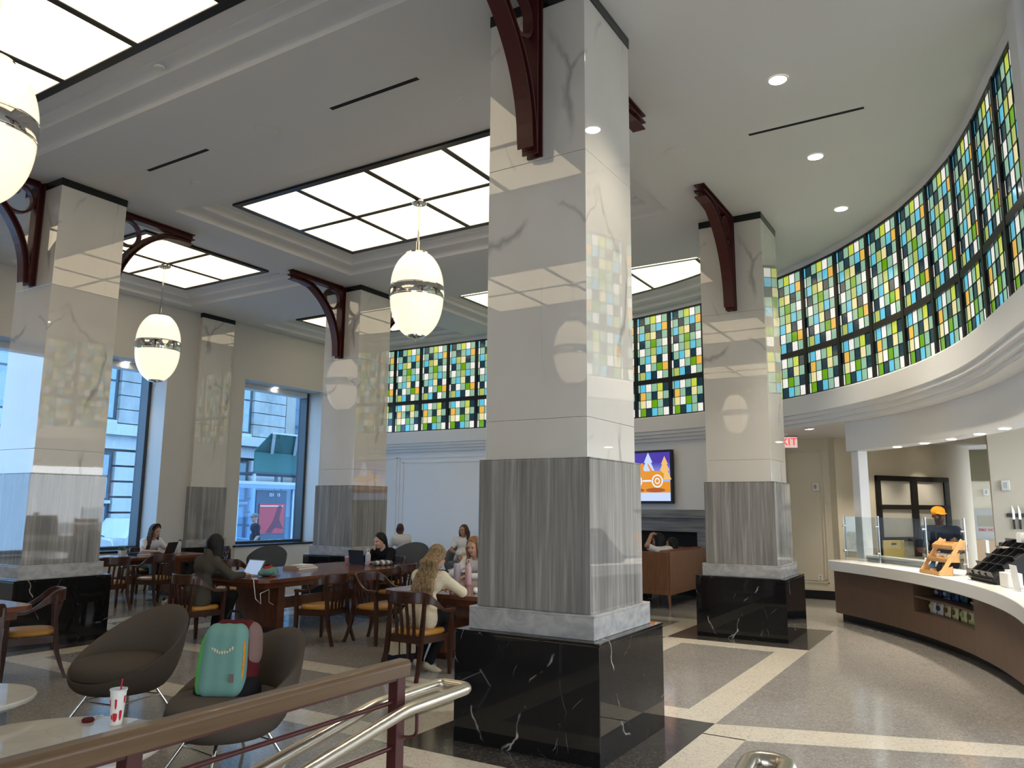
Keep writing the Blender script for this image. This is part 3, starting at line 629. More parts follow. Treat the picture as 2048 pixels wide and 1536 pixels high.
CH = [  # x, y, facing (deg, world), label
    (6.52, 5.10, 2, 'wooden armchair of the woman in the cream sweater'),
    (7.37, 7.28, 98, 'empty wooden armchair on the near side of the middle table, amber seat in view'),
    (6.40, 8.50, -3, 'wooden armchair of the person in the dark coat'),
    (9.22, 7.62, 96, 'wooden armchair tucked under the far corner of the middle table'),
    (7.52, 12.20, 85, 'wooden armchair before the window table, nearest the left column'),
    (8.42, 12.30, 96, 'wooden armchair before the window table, next to the power strip'),
    (4.30, 8.22, 155, 'wooden armchair in front of the black base of the left column'),
    (3.36, 7.48, 85, 'wooden armchair cut off by the left edge'),
    (10.42, 13.35, 182, 'wooden armchair at the end of the window table under the pilaster'),
    (7.75, 6.72, -88, 'wooden armchair at the end of the table behind the woman in cream'),
    (10.28, 8.72, 176, 'wooden armchair of the woman in black at the far end of the table'),
    (9.05, 5.9, 180, 'wooden armchair of the woman facing the cream sweater'),
    (9.40, 14.08, -92, 'wooden armchair of the woman in the white tee at the window table'),
    (8.15, 9.95, -90, 'wooden armchair on the far side of the middle table behind the books'),
]
ch0 = make_chair(); ch0.location = (CH[0][0], CH[0][1], 0); ch0.rotation_euler = (0, 0, deg(CH[0][2]-90)); ch0['label'] = CH[0][3]
for x, y, a, lab in CH[1:]: copy_tree(ch0, None, (x, y, 0), deg(a-90), lab)

def make_table(x0, y0, x1, y1, label, along='x'):
    cx, cy = (x0+x1)/2, (y0+y1)/2; t = thing('library_table', label, 'table', (cx, cy, 0)); hx, hy = (x1-x0)/2, (y1-y0)/2; c = .10
    poly = [(-hx+c, -hy), (hx-c, -hy), (hx, -hy+c), (hx, hy-c), (hx-c, hy), (-hx+c, hy), (-hx, hy-c), (-hx, -hy+c)]
    MB().prism(poly, .70, .75).build('tabletop', MAT['table_wood'], t, bevel=.006)
    a = MB(); hx2, hy2 = hx-.12, hy-.12
    for b in ((-hx2, -hy2, hx2, -hy2+.03), (-hx2, hy2-.03, hx2, hy2), (-hx2, -hy2+.03, -hx2+.03, hy2-.03), (hx2-.03, -hy2+.03, hx2, hy2-.03)): MB().box(b[0], b[1], .62, b[2], b[3], .70).build('apron', MAT['table_wood'], t)
    for s in (-1, 1):
        if along == 'x': MB().box(s*(hx-.62)-.06, -hy*.55, .06, s*(hx-.62)+.06, hy*.55, .70).build('leg_panel', MAT['table_wood'], t, bevel=.006); MB().box(s*(hx-.62)-.09, -hy*.58, 0, s*(hx-.62)+.09, hy*.58, .06).build('foot', MAT['dark_wood'], t, bevel=.006)
        else: MB().box(-hx*.55, s*(hy-.62)-.06, .06, hx*.55, s*(hy-.62)+.06, .70).build('leg_panel', MAT['table_wood'], t, bevel=.006); MB().box(-hx*.58, s*(hy-.62)-.09, 0, hx*.58, s*(hy-.62)+.09, .06).build('foot', MAT['dark_wood'], t, bevel=.006)
    if along == 'x': MB().box(-hx+.68, -.03, .25, hx-.68, .03, .40).build('stretcher', MAT['table_wood'], t)
    else: MB().box(-.03, -hy+.68, .25, .03, hy-.68, .40).build('stretcher', MAT['table_wood'], t)
    return t
make_table(6.92, 7.88, 9.98, 9.42, 'long wooden table in the middle, with books and a teal bag on it')
make_table(6.98, 3.50, 8.52, 6.02, 'wooden table half hidden behind the largest column', 'y')
make_table(7.05, 12.85, 10.02, 13.82, 'long wooden table under the window behind the left column')
make_table(1.30, 7.70, 4.08, 9.10, 'wooden table cut off by the left edge')

def make_lounge(mt):                    # upholstered egg chair, faces +y
    t = thing('lounge_chair', 'x', 'lounge chair', group='egg shaped lounge chairs')
    n = 48; rings = []
    def rim(ph):                        # ph 0 = front
        k = (1-math.cos(ph))/2; z = .320+.505*k**1.25; r = .40+.03*math.sin(ph)**2; return r, z
    def pt(r, ph, z, lean=0): return Vector((r*math.sin(ph), r*math.cos(ph)*1.02+lean, z))
    prof = []
    for j in range(9):                  # outside from underneath to the rim
        prof.append(('o', j/8))
    for j in range(7): prof.append(('i', j/6))
    for kind, q in prof:
        ring = []
        for i in range(n):
            ph = 2*PI*i/n; r, z = rim(ph); k = (1-math.cos(ph))/2
            if kind == 'o':
                a = q*PI/2; zz = .20+(z-.20)*(1-math.cos(a))**.9; rr = .18+(r-.18)*math.sin(a)**.62
                ring.append(pt(rr, ph, zz, -.07*k*q))
            else:
                zz = z+.012*math.sin(PI*min(1, q*3))-(z-.31)*q**1.1; rr = (r-.045*min(1, q*3))-(r-.33)*.75*q
                ring.append(pt(rr, ph, zz, -.07*k*(1-q)))
        rings.append(ring)
    base = [[pt(.001, 2*PI*i/n, .20) for i in range(n)]]
    end = [[pt(.001, 2*PI*i/n, .31) for i in range(n)]]
    MB().loft(base+rings+end, cap=False).build('shell', mt, t, smooth=60)
    cr = []
    for k, z in ((.90, .315), (1.0, .34), (1.0, .41), (.93, .447), (.7, .465), (.02, .472)): cr.append([pt(.36*k, 2*PI*i/n, z, .035) for i in range(n)])
    MB().loft(cr).build('seat_cushion', mt, t, smooth=60)
    for a in (40, 140, 220, 320):
        q = deg(a); MB().cyl((.22*math.sin(q), .22*math.cos(q), .235), (.38*math.sin(q), .38*math.cos(q), 0), .013, .011, 10).build('leg', MAT['chrome'], t, smooth=50)
    qs = [deg(a) for a in (40, 140, 220, 320)]
    for i in range(4):
        a, b = qs[i], qs[(i+1) % 4]; MB().cyl((.285*math.sin(a), .285*math.cos(a), .14), (.285*math.sin(b), .285*math.cos(b), .14), .007, n=8).build('stretcher', MAT['chrome'], t, smooth=50)
    return t
lc = make_lounge(MAT['taupe_felt']); lc.location = (3.98, 6.12, 0); lc.rotation_euler = (0, 0, deg(190-90)); lc['label'] = 'brown egg lounge chair, empty, facing the marble tables'
for k, (x, y, a, s, lab) in enumerate(((3.64, 4.40, 174, 1.0, 'brown egg lounge chair with the colourful backpack on it'), )): c = copy_tree(lc, None, (x, y, 0), deg(a-90), lab)
lg = make_lounge(MAT['slate_felt']); lg.location = (12.15, 13.80, 0); lg.rotation_euler = (0, 0, deg(60-90)); lg['label'] = 'grey egg lounge chair under the window by the far column'
c = copy_tree(lg, None, (13.62, 11.02, 0), deg(60-90), 'grey egg lounge chair of the bald man'); c.scale = (1.12,)*3
c = copy_tree(lg, None, (14.25, 9.88, 0), deg(205-90), 'grey egg lounge chair of the woman with long brown hair'); c.scale = (1.12,)*3

def round_table(x, y, r, h, label):
    t = thing('marble_table', label, 'side table', (x, y, 0))
    MB().lathe([(0, h-.035), (r-.03, h-.035), (r-.005, h-.028), (r, h-.018), (r, h-.006), (r-.006, h), (0, h)], 56).build('top', MAT['table_marble'], t, smooth=40)
    for a in (20, 140, 260):
        q = deg(a); MB().loft([[Vector((math.cos(q)*rr+math.cos(q+PI/2)*w_*s, math.sin(q)*rr+math.sin(q+PI/2)*w_*s, z)) for s, rr in ((-1, r0), (1, r0), (1, r0+.02), (-1, r0+.02))] for z, r0, w_ in ((0, r*.80, .045), (h-.036, r*.80, .045))]).build('leg', MAT['plastic_grey'], t)
    MB().lathe([(0, h-.06), (r*.82, h-.06), (r*.82, h-.036), (0, h-.036)], 40).build('sub_top', MAT['plastic_grey'], t)
round_table(2.45, 4.45, .62, .40, 'round marble side table with a paper cup on it'); round_table(2.50, 5.52, .42, .50, 'round marble side table at the left edge')
t = thing('paper_cup', 'white paper cup with red print and a red straw on the marble table', 'cup', (2.92, 4.53, .40))
MB().lathe([(0, 0), (.031, 0), (.033, .01), (.045, .190), (.048, .192), (.048, .198), (.044, .198)], 32).build('cup_body', MAT['paper_white'], t, smooth=40)
MB().lathe([(0, .196), (.040, .196), (.044, .203), (.050, .203), (.050, .196), (.046, .194)], 32).build('lid', MAT['clear_plastic'], t, smooth=40)
MB().cyl((.0, .0, .05), (.012, -.01, .255), .0045, n=10).build('straw', MAT['red_straw'], t, smooth=50)
for k, (a0, a1, z0, z1) in enumerate(((200, 240, .02, .07), (215, 232, .09, .15), (150, 175, .10, .145), (255, 280, .025, .085), (285, 305, .12, .165), (180, 196, .03, .06))):
    m = MB(); rr = lambda z: .0335+(.045-.0335)*(z-.01)/.18+.0008; R = []
    for i in range(7):
        a = deg(a0+(a1-a0)*i/6); za = z0+(z1-z0)*.35*abs(i/3-1)**2; R.append([Vector((rr(z)*math.cos(a), rr(z)*math.sin(a), z)) for z in (za, z1-.2*(za-z0))])
    for i in range(6): m.add([R[i][0], R[i+1][0], R[i+1][1], R[i][1]], [(0,1,2,3)])
    m.build('red_pattern', MAT['red_print'], t)
t = thing('phone_and_cable', 'dark wallet lying on the marble table beside the cup', 'wallet', (3.0, 4.36, .40), .5); t.name = 'wallet'
MB().box(-.05, -.085, 0, .05, .085, .018).build('cover', MAT['plastic_grey'], t, bevel=.004); MB().box(-.055, -.02, .018, -.03, .02, .022).build('clasp', MAT['steel'], t, bevel=.002); MB().tube([(-.03, -.08, .01), (-.08, -.1, .008), (-.10, -.04, .008), (-.06, .0, .02)], .004, 8).build('strap', MAT['plastic_black'], t, smooth=50)
t = thing('key_pouch', 'small red pouch behind the paper cup', 'pouch', (2.86, 4.72, .40), .3)
MB().lathe([(0, 0), (.03, 0), (.036, .010), (.03, .02), (0, .022)], 20).build('pouch', MAT['maroon_nylon'], t, smooth=50); MB().tube([(.03, 0, .012), (.09, .02, .01), (.11, -.01, .008)], .005, 8).build('ring', MAT['steel'], t, smooth=50)

# ---- railing
t = thing('ramp_railing', 'dark red iron railing with an oak cap', 'railing', (0, 0, 0))
xa, xe, ya = .30, 2.635, 2.125
ztop = lambda x: 1.07
R = [[Vector((x, ya+o, ztop(x)+h)) for o, h in ((-.034, -.065), (.034, -.065), (.038, -.015), (.026, 0), (-.026, 0), (-.038, -.015))] for x in (xa, xe)]
MB().loft(R).build('cap_rail', MAT['oak_rail'], t, bevel=.005)
for x in (.42, 1.42, 2.59): MB().box(x-.025, ya-.025, 0, x+.025, ya+.025, ztop(x)-.065).build('post', MAT['oxide_red'], t, bevel=.003)
for dz in (.16, .335, .5, .66): MB().cyl((xa, ya, ztop(xa)-dz), (2.57, ya, ztop(2.57)-dz), .009, n=10).build('mid_bar', MAT['oxide_red'], t, smooth=50)
MB().bar((xa, ya, ztop(xa)-.070), (2.59, ya, ztop(2.59)-.070), .04, .010).build('top_plate', MAT['oxide_red'], t)
h = thing('steel_handrail', 'brushed steel handrail looping round the end of the red railing', 'handrail', (0, 0, 0))
def rounded(pts, rad=.05, n=5):
    out = [Vector(pts[0])]
    for i in range(1, len(pts)-1):
        p = Vector(pts[i]); a = (Vector(pts[i-1])-p).normalized(); b = (Vector(pts[i+1])-p).normalized()
        for k in range(n+1): s = k/n; out.append((p+a*rad)*(1-s)**2+p*2*s*(1-s)+(p+b*rad)*s*s)
    return out+[Vector(pts[-1])]
yn, yf = 2.045, 2.205
P = rounded([(.9, yn, .62), (2.55, yn, .892), (3.0, yn, .895), (3.0, yf, .895), (2.55, yf, .892), (.9, yf, .62)], .045)
MB().tube(P, .0245, 18).build('rail_tube', MAT['brushed_steel'], h, smooth=50)
for x in (1.42, 2.59):
    zz = .62+(x-.9)*.165-.028
    MB().tube(rounded([(x+.015, ya-.022, zz-.10), (x+.035, yn+.02, zz-.10), (x+.035, yn, zz-.085), (x+.035, yn, zz)], .018), .007, 10).build('bracket', MAT['oxide_red'], h, smooth=50)
h2 = thing('handrail_end', 'rounded end of a second steel handrail at the bottom edge', 'handrail', (0, 0, 0))
P = rounded([(1.0, .40, 1.00), (2.04, .455, 1.088), (2.04, .545, 1.088), (1.0, .49, 1.00)], .042)
MB().tube(P, .0245, 18).build('rail_tube', MAT['brushed_steel'], h2, smooth=50); MB().cyl((1.6, .43, 0), (1.6, .43, 1.04), .02, n=12).build('post', MAT['oxide_red'], h2, smooth=50)

# ---- sofa before the fireplace
t = thing('wooden_sofa', 'wood-panelled sofa with rust leather cushions in front of the fireplace', 'sofa', (12.80, 4.66, 0))
SL, SD = 1.95, .98                      # long back panel faces the viewer's right, short end the left
MB().box(0, 0, .30, SL, .05, .95).build('back_panel', MAT['sofa_wood'], t, bevel=.006); MB().box(0, .05, .30, .05, SD, .95).build('side_panel', MAT['sofa_wood'], t, bevel=.006); MB().box(SL-.05, .05, .30, SL, SD, .95).build('side_panel', MAT['sofa_wood'], t, bevel=.006)
MB().box(0, 0, .24, SL, SD, .30).build('base_frame', MAT['sofa_wood'], t, bevel=.006)
for x, y in ((.06, .06), (SL-.06, .06), (.06, SD-.06), (SL-.06, SD-.06)): MB().cyl((x, y, .24), (x+(.03 if x > 1 else -.03), y+(.03 if y > .5 else -.03), 0), .034, .016, 14).build('leg', MAT['sofa_wood'], t, smooth=50)
for x in (.07, .98): MB().box(x, .24, .30, x+.90, SD-.01, .45).build('seat_cushion', MAT['rust_leather'], t, bevel=.03); MB().box(x, .06, .45, x+.90, .24, .97).build('back_cushion', MAT['rust_leather'], t, bevel=.03)
# ---- fireplace and television on the curved wall
ft = -13.5; fp = pc(ft, RG-.005); fr = deg(ft)
FM = TR(fp[0], fp[1], 0, fr+PI/2)       # local x along the wall (to the left of the viewer is +), local y into the room
t = thing('fireplace', 'grey stone fireplace with a black opening below the television', 'fireplace', (fp[0], fp[1], 0), fr+PI/2)
g = MAT['plinth_marble']; st = mat('fire_stone', (.22,.22,.225), .4); N = NT(st); N.color(N.ramp(N.noise(N.co(scale=(1.5, 1.5, 26)), 1, 5), [(.35, (.15,.15,.16)), (.65, (.28,.28,.285))]))
X1, X2 = -1.40, 2.3
MB().box(X1-.06, 0, 1.50, X2+.06, .26, 1.66).build('mantel', st, t, bevel=.004); MB().box(X1, .0, 1.23, X2, .18, 1.50).build('lintel', st, t, bevel=.003)
MB().box(X1, 0, 0, X1+.20, .18, 1.23).build('jamb', st, t, bevel=.003); MB().box(X2-.20, 0, 0, X2, .18, 1.23).build('jamb', st, t, bevel=.003); MB().box(X1+.20, .0, 0, X2-.20, .06, 1.23).build('firebox', MAT['slot_black'], t)
t = thing('television', 'wall television showing an orange jeep among pine trees', 'television', (fp[0], fp[1], 0), fr+PI/2)
X1, X2, Z1, Z2 = -.60, 1.42, 1.78, 2.87
MB().box(X1, .005, Z1, X2, .07, Z2).build('casing', MAT['plastic_black'], t, bevel=.006)
def em(name, c, es=1.0): return mat(name, tuple(.1*x for x in c), .3, emit=c, es=es*DISP)
scr = em('screen_violet', srgb(82, 60, 160)); N = NT(scr)
gr = N.n('SeparateXYZ', {'Vector': N.n('TexCoord').outputs['Object']}).outputs[2]
N.set(N.b.inputs['Emission Color'], N.ramp(N.math('MULTIPLY', N.math('SUBTRACT', gr, Z1), .9), [(.25, srgb(190, 215, 250)), (.55, srgb(140, 150, 235)), (.75, srgb(75, 55, 165))]))
b_ = .05; sx0, sx1, sz0, sz1 = X1+b_, X2-b_, Z1+b_, Z2-b_
MB().box(sx0, .068, sz0, sx1, .073, sz1).build('screen', scr, t)
org = em('screen_orange', srgb(226, 146, 30)); pale = em('screen_pale', srgb(200, 216, 255)); wht = em('screen_white', srgb(235, 240, 255)); amb = em('screen_amber', srgb(240, 190, 110)); dko = em('screen_rust', srgb(170, 88, 20))
def flat(name, m, pts, k): MB().prism([(x, z) for x, z in pts], .073, .073+.0006*k, Matrix(((1,0,0,0),(0,0,1,0),(0,1,0,0),(0,0,0,1)))).build(name, m, scr_o)
scr_o = [c for c in t.children if c.name.startswith('screen')][0]
def pine(cx, z0, s, m, k): flat('pine_picture', m, [(cx-.27*s, z0), (cx-.12*s, z0+.30*s), (cx-.20*s, z0+.30*s), (cx-.09*s, z0+.52*s), (cx-.14*s, z0+.52*s), (cx, z0+.80*s), (cx+.14*s, z0+.52*s), (cx+.09*s, z0+.52*s), (cx+.20*s, z0+.30*s), (cx+.12*s, z0+.30*s), (cx+.27*s, z0)], k)
flat('ground_picture', org, [(sx0, 2.0), (sx1, 2.0), (sx1, 2.22), (sx0, 2.22)], 1); flat('water_picture', pale, [(sx0, sz0), (sx1, sz0), (sx1, 1.99), (sx0, 1.99)], 1)
pine(-.02, 2.22, .76, pale, 2); pine(-.42, 2.26, .60, amb, 2); pine(.78, 2.22, .72, pale, 2); pine(1.22, 2.22, .62, amb, 2)
ox = -.04
jeep = [(-.36, 2.30), (-.36, 2.38), (-.30, 2.43), (-.08, 2.45), (.02, 2.60), (.04, 2.58), (-.03, 2.44), (.13, 2.44), (.15, 2.52), (.24, 2.54), (.36, 2.46), (.47, 2.45), (.47, 2.26), (.40, 2.24), (-.30, 2.24)]
flat('jeep_picture', org, [(ox-x*-1 if False else ox+x, z) for x, z in jeep], 3)
flat('driver_picture', org, [(ox+.17+.05*math.cos(2*PI*i/14), 2.56+.05*math.sin(2*PI*i/14)) for i in range(14)], 3)
for cx in (-.20, .31):
    for r, m, k in ((.135, wht, 4), (.105, org, 5), (.065, wht, 6), (.04, org, 7)): flat('wheel_picture', m, [(ox+cx+r*math.cos(2*PI*i/22), 2.235+r*math.sin(2*PI*i/22)) for i in range(22)], k)
    flat('puddle_picture', dko, [(ox+cx+.05+.24*math.cos(2*PI*i/20), 2.05+.045*math.sin(2*PI*i/20)) for i in range(20)], 3)
flat('bumper_picture', wht, [(ox-.05, 2.235), (ox+.16, 2.235), (ox+.16, 2.26), (ox-.05, 2.26)], 4)

# ================================================================ people
def surf_nets(prims, h, k=.03, subs=()):
    lo = np.min([np.minimum(p['a'], p['b'])-p['R'] for p in prims], 0)-3*h; hi = np.max([np.maximum(p['a'], p['b'])+p['R'] for p in prims], 0)+3*h
    n = np.ceil((hi-lo)/h).astype(int)+1; F = np.full(n, .5, np.float32)
    ax = [lo[i]+h*np.arange(n[i]) for i in range(3)]
    def ev(p, sl):
        X = np.stack(np.meshgrid(*[ax[i][sl[i]] for i in range(3)], indexing='ij'), -1)
        if p['t'] == 'c':
            ab = p['b']-p['a']; d = X-p['a']; q = max(1e-9, ab@ab); t = np.clip(d@ab/q, 0, 1); e = d-t[..., None]*ab
            if p.get('flat') is not None:
                f = p['flat']; e = e+(e@f)[..., None]*f*(p['fk']-1)
            return np.sqrt((e*e).sum(-1))-(p['ra']+(p['rb']-p['ra'])*t)
        d = (X-p['a'])@p['M']; q = d/p['r']; l = np.sqrt((q*q).sum(-1)); return (l-1)*np.min(p['r'])
    for p in prims:
        kk = p.get('k', k); R = p['R']+kk+2*h
        l = np.maximum(0, np.floor((np.minimum(p['a'], p['b'])-R-lo)/h).astype(int)); u = np.minimum(n, np.ceil((np.maximum(p['a'], p['b'])+R-lo)/h).astype(int)+1)
        sl = tuple(slice(l[i], u[i]) for i in range(3)); d = ev(p, sl); f = F[sl]
        hh = np.clip(.5+.5*(f-d)/kk, 0, 1); F[sl] = f*(1-hh)+d*hh-kk*hh*(1-hh)
    for (pt, nr) in subs:               # cut by half-spaces: keep the side the normal points away from
        nr = np.array(nr, float); nr /= np.linalg.norm(nr)
        X = np.stack(np.meshgrid(*ax, indexing='ij'), -1); F = np.maximum(F, ((X-np.array(pt))@nr)).astype(np.float32)
    S = F < 0
    c = [S[i:n[0]-1+i, j:n[1]-1+j, l:n[2]-1+l] for i in (0, 1) for j in (0, 1) for l in (0, 1)]
    cnt = sum(x.astype(np.int8) for x in c); act = (cnt > 0) & (cnt < 8); idx = np.argwhere(act)
    vid = np.full(act.shape, -1, np.int64); vid[act] = np.arange(len(idx))
    acc = np.zeros((len(idx), 3)); w_ = np.zeros(len(idx))
    cor = [(i, j, l) for i in (0, 1) for j in (0, 1) for l in (0, 1)]
    val = np.stack([F[idx[:, 0]+a, idx[:, 1]+b, idx[:, 2]+c_] for a, b, c_ in cor], 1)
    for e0 in range(8):
        for e1 in range(e0+1, 8):
            if sum(abs(cor[e0][i]-cor[e1][i]) for i in range(3)) != 1: continue
            a, b = val[:, e0], val[:, e1]; m = (a < 0) != (b < 0); t = np.where(m, a/np.where(m, a-b, 1), 0)
            pos = np.array(cor[e0])+t[:, None]*(np.array(cor[e1])-np.array(cor[e0])); acc[m] += pos[m]; w_[m] += 1
    V = lo+h*(idx+acc/w_[:, None]); Q = []
    for d in range(3):
        a0 = [slice(None)]*3; a1 = [slice(None)]*3; a0[d] = slice(0, -1); a1[d] = slice(1, None)
        x = np.argwhere(S[tuple(a0)] != S[tuple(a1)]); o1, o2 = [i for i in range(3) if i != d]
        ok = (x[:, o1] > 0) & (x[:, o2] > 0) & (x[:, o1] < n[o1]-1) & (x[:, o2] < n[o2]-1); x = x[ok]
        g = []
        for da, db in ((0, 0), (1, 0), (1, 1), (0, 1)):
            y = x.copy(); y[:, o1] -= da; y[:, o2] -= db; g.append(vid[y[:, 0], y[:, 1], y[:, 2]])
        q = np.stack(g, 1); fl = S[x[:, 0], x[:, 1], x[:, 2]]; fl = ~fl if d != 1 else fl; q[fl] = q[fl][:, ::-1]; Q.append(q)
    Q = np.concatenate(Q); Q = Q[(Q >= 0).all(1)]
    return V, Q
def A(*p): return np.array(p, float)
def cap(a, b, ra, rb=None, k=None, flat=None, fk=1):
    rb = ra if rb is None else rb; d = dict(t='c', a=np.array(a, float), b=np.array(b, float), ra=ra, rb=rb, R=max(ra, rb))
    if k: d['k'] = k
    if flat is not None: f = np.array(flat, float); d['flat'] = f/np.linalg.norm(f); d['fk'] = fk; 
    return d
def ell(c, r, M=None, k=None):
    d = dict(t='e', a=np.array(c, float), b=np.array(c, float), r=np.array(r, float), M=np.eye(3) if M is None else M, R=max(r))
    if k: d['k'] = k
    return d
def mesh_from(name, V, Q, m, parent=None):
    me = bpy.data.meshes.new(name); me.from_pydata(V.tolist(), [], Q.tolist()); me.materials.append(m)
    bm = bmesh.new(); bm.from_mesh(me); bmesh.ops.recalc_face_normals(bm, faces=bm.faces); bm.to_mesh(me); bm.free()
    me.polygons.foreach_set('use_smooth', [True]*len(me.polygons)); return link(name, me, parent)
def lerp(a, b, t): return np.array(a)*(1-t)+np.array(b)*t
def hand_prims(wr, el, grip=.5, palm_n=(0, 0, -1), side=1, aim=None, s=1.0):
    wr = np.array(wr, float); d = np.array(aim, float) if aim is not None else wr-np.array(el, float); d = d/np.linalg.norm(d)
    n = np.array(palm_n, float); n = n-d*(n@d); n /= np.linalg.norm(n); sx = np.cross(d, n)*side     # thumb side
    P = [cap(wr+sx*.012*s, wr+d*.075*s+sx*.018*s, .018*s, .017*s, .012), cap(wr-sx*.012*s, wr+d*.072*s-sx*.02*s, .018*s, .016*s, .012), cap(wr, wr+d*.08*s, .02*s, .016*s, .012)]
    for i, (o, L) in enumerate(((.030, .072), (.011, .080), (-.009, .075), (-.028, .058))):
        b = wr+d*.080*s+sx*o*s; a1 = grip*.9; q1 = d*math.cos(a1)+n*math.sin(a1); m1 = b+q1*L*.5*s; a2 = grip*2.0; q2 = d*math.cos(a2)+n*math.sin(a2)
        P += [cap(b, m1, .0092*s, .0085*s, .004), cap(m1, m1+q2*L*.5*s, .0085*s, .007*s, .004)]
    tb = wr+d*.028*s+sx*.026*s; tm = tb+(d*.55+sx*.7+n*.35)*.036*s; P += [cap(tb, tm, .0115*s, .010*s, .006), cap(tm, tm+(d*.85+sx*.15+n*.4*(1+grip))*.030*s, .010*s, .008*s, .004)]
    return P
def rotm(yaw, pitch, roll=0):           # columns: right, forward, up ; facing +y when yaw = 0
    M = Matrix.Rotation(yaw, 3, 'Z') @ Matrix.Rotation(pitch, 3, 'X') @ Matrix.Rotation(roll, 3, 'Y'); return np.array(M)
def head_prims(c, M, s=1.0):
    L = lambda x, y, z: np.array(c)+M@(np.array([x, y, z])*s)
    P = [ell(L(0, -.012, .03), (.076*s, .094*s, .088*s), M, .02), ell(L(0, .022, -.045), (.058*s, .066*s, .066*s), M, .03), cap(L(0, .055, -.085), L(0, .062, -.09), .026*s, .022*s, .03),
         cap(L(0, .083, .012), L(0, .105, -.028), .009*s, .0135*s, .012), ell(L(.032, .072, -.03), (.024*s, .02*s, .022*s), M, .02), ell(L(-.032, .072, -.03), (.024*s, .02*s, .022*s), M, .02),
         cap(L(-.018, .083, -.062), L(.018, .083, -.062), .009*s, .009*s, .01), cap(L(-.045, .078, .028), L(.045, .078, .028), .012*s, .012*s, .016)]
    for sd in (-1, 1): P.append(ell(L(sd*.079, -.012, -.008), (.009*s, .020*s, .031*s), M, .006))
    return P, L
SEATED = dict(pelvis=(0, -.06, .55), chest=(0, -.08, .92), neck=(0, -.06, 1.05), head=(0, -.03, 1.19), hyaw=0, hpitch=0, hroll=0,
              sh=.17, elL=(-.24, .12, .80), elR=(.24, .12, .80), wrL=(-.14, .33, .79), wrR=(.14, .33, .79),
              kneeL=(-.12, .38, .54), kneeR=(.12, .38, .54), ankL=(-.12, .36, .10), ankR=(.12, .36, .10), lean=0)
def person(label, loc, face, pose, skin, top, bottom, shoes, hair=None, hairm=None, sleeve=1.0, bare_leg=0, res=.0115, beard=None, female=True, cap_m=None, grip=(.5, .5), palm=((0, 0, -1), (0, 0, -1)), skirt=False, s=1.0, extra=None, standing=False, band=False):
    p = dict(SEATED); p.update(pose); J = {k: (np.array(v, float) if isinstance(v, (tuple, list)) else v) for k, v in p.items()}
    M = rotm(J['hyaw'], J['hpitch'], J['hroll']); pel, ch, nk, hd = J['pelvis'], J['chest'], J['neck'], J['head']
    f = .92 if female else 1.06
    shv = J.get('shv', np.array([1., 0, 0])); shv = shv/np.linalg.norm(shv)
    shc = lerp(ch, nk, .42); sL, sR = shc-shv*J['sh']*f, shc+shv*J['sh']*f
    mid = lerp(pel, ch, .45)
    hL, hR = pel-shv*.085, pel+shv*.085
    def torso(e): return [cap(hL, hR, .115+e, .115+e, .06), cap(lerp(pel, mid, .5)-shv*.05, lerp(pel, mid, .5)+shv*.05, .105*f+e, None, .06), cap(mid-shv*.055, mid+shv*.055, .100*f+e, None, .06), cap(ch-shv*.075*f, ch+shv*.075*f, .108*f+e, None, .06), cap(sL, sR, .062*f+e, None, .05)]
    def arm(sh, el, wr, e, upto=1.0):
        out = [cap(sh, el if upto >= .5 else lerp(sh, el, upto*2), .052*f+e, (.041*f+e) if upto >= .5 else .047*f+e, .03)]
        if upto > .5: q = lerp(el, wr, (upto-.5)*2); out.append(cap(el, q, .040*f+e, .029*f+e, .02))
        return out
    def leg(hp, kn, an, e, upto=1.0):
        out = [cap(hp, kn, .088+e, .060+e, .05)]
        if upto > .5: out.append(cap(kn, lerp(kn, an, (upto-.5)*2), .058+e, .040+e, .03))
        return out
    B = torso(-.004)+[cap(nk-A(0, 0, .03), lerp(nk, hd, .75), .052*f, .050*f, .03)]
    HP, L = head_prims(hd, M, s); B += HP
    for sh, el, wr in ((sL, J['elL'], J['wrL']), (sR, J['elR'], J['wrR'])): B += arm(sh, el, wr, 0)
    for hp, kn, an in ((hL, J['kneeL'], J['ankL']), (hR, J['kneeR'], J['ankR'])):
        B += leg(hp, kn, an, -.006)
    fdir = {}
    for nm in ('L', 'R'):
        an = J['ank'+nm]; fd = J.get('toe'+nm); fd = (A(0, 1, 0) if fd is None else fd); fd = fd/np.linalg.norm(fd); fdir[nm] = fd; B.append(cap(an-fd*.03-A(0, 0, .05), an+fd*.15-A(0, 0, .065), .036, .026, .03))
    V, Q = surf_nets(B, res)
    for i, nm in enumerate('LR'):
        V2, Q2 = surf_nets(hand_prims(J['wr'+nm], J['el'+nm], grip[i], palm[i], (-1 if nm == 'L' else 1), J.get('aim'+nm)), .0052, .006); Q = np.concatenate([Q, Q2+len(V)]); V = np.concatenate([V, V2])
    o = mesh_from('person', V, Q, MAT[skin]); tag(o, label, 'person'); o.location = loc; o.rotation_euler = (0, 0, deg(face-90))
    # clothes
    T = torso(.012)
    for sh, el, wr in ((sL, J['elL'], J['wrL']), (sR, J['elR'], J['wrR'])): T += arm(sh, el, wr, .013, sleeve)
    if extra == 'coat': T += [cap(hL+A(0, -.04, -.02), hL+A(-.02, -.03, -.04), .12, .12, .06), cap(hR+A(0, -.04, -.02), hR+A(.02, -.03, -.04), .12, .12, .06), cap(nk-A(0, .03, .03), nk-A(0, .035, -.02), .068, .062, .03)]
    V, Q = surf_nets(T, res, .035); mesh_from('shirt' if extra != 'coat' else 'coat', V, Q, MAT[top], o)
    Bt = [cap(hL, hR, .120, .120, .06)]
    for hp, kn, an in ((hL, J['kneeL'], J['ankL']), (hR, J['kneeR'], J['ankR'])): Bt += leg(hp, kn, an, .010, 1.0-bare_leg)
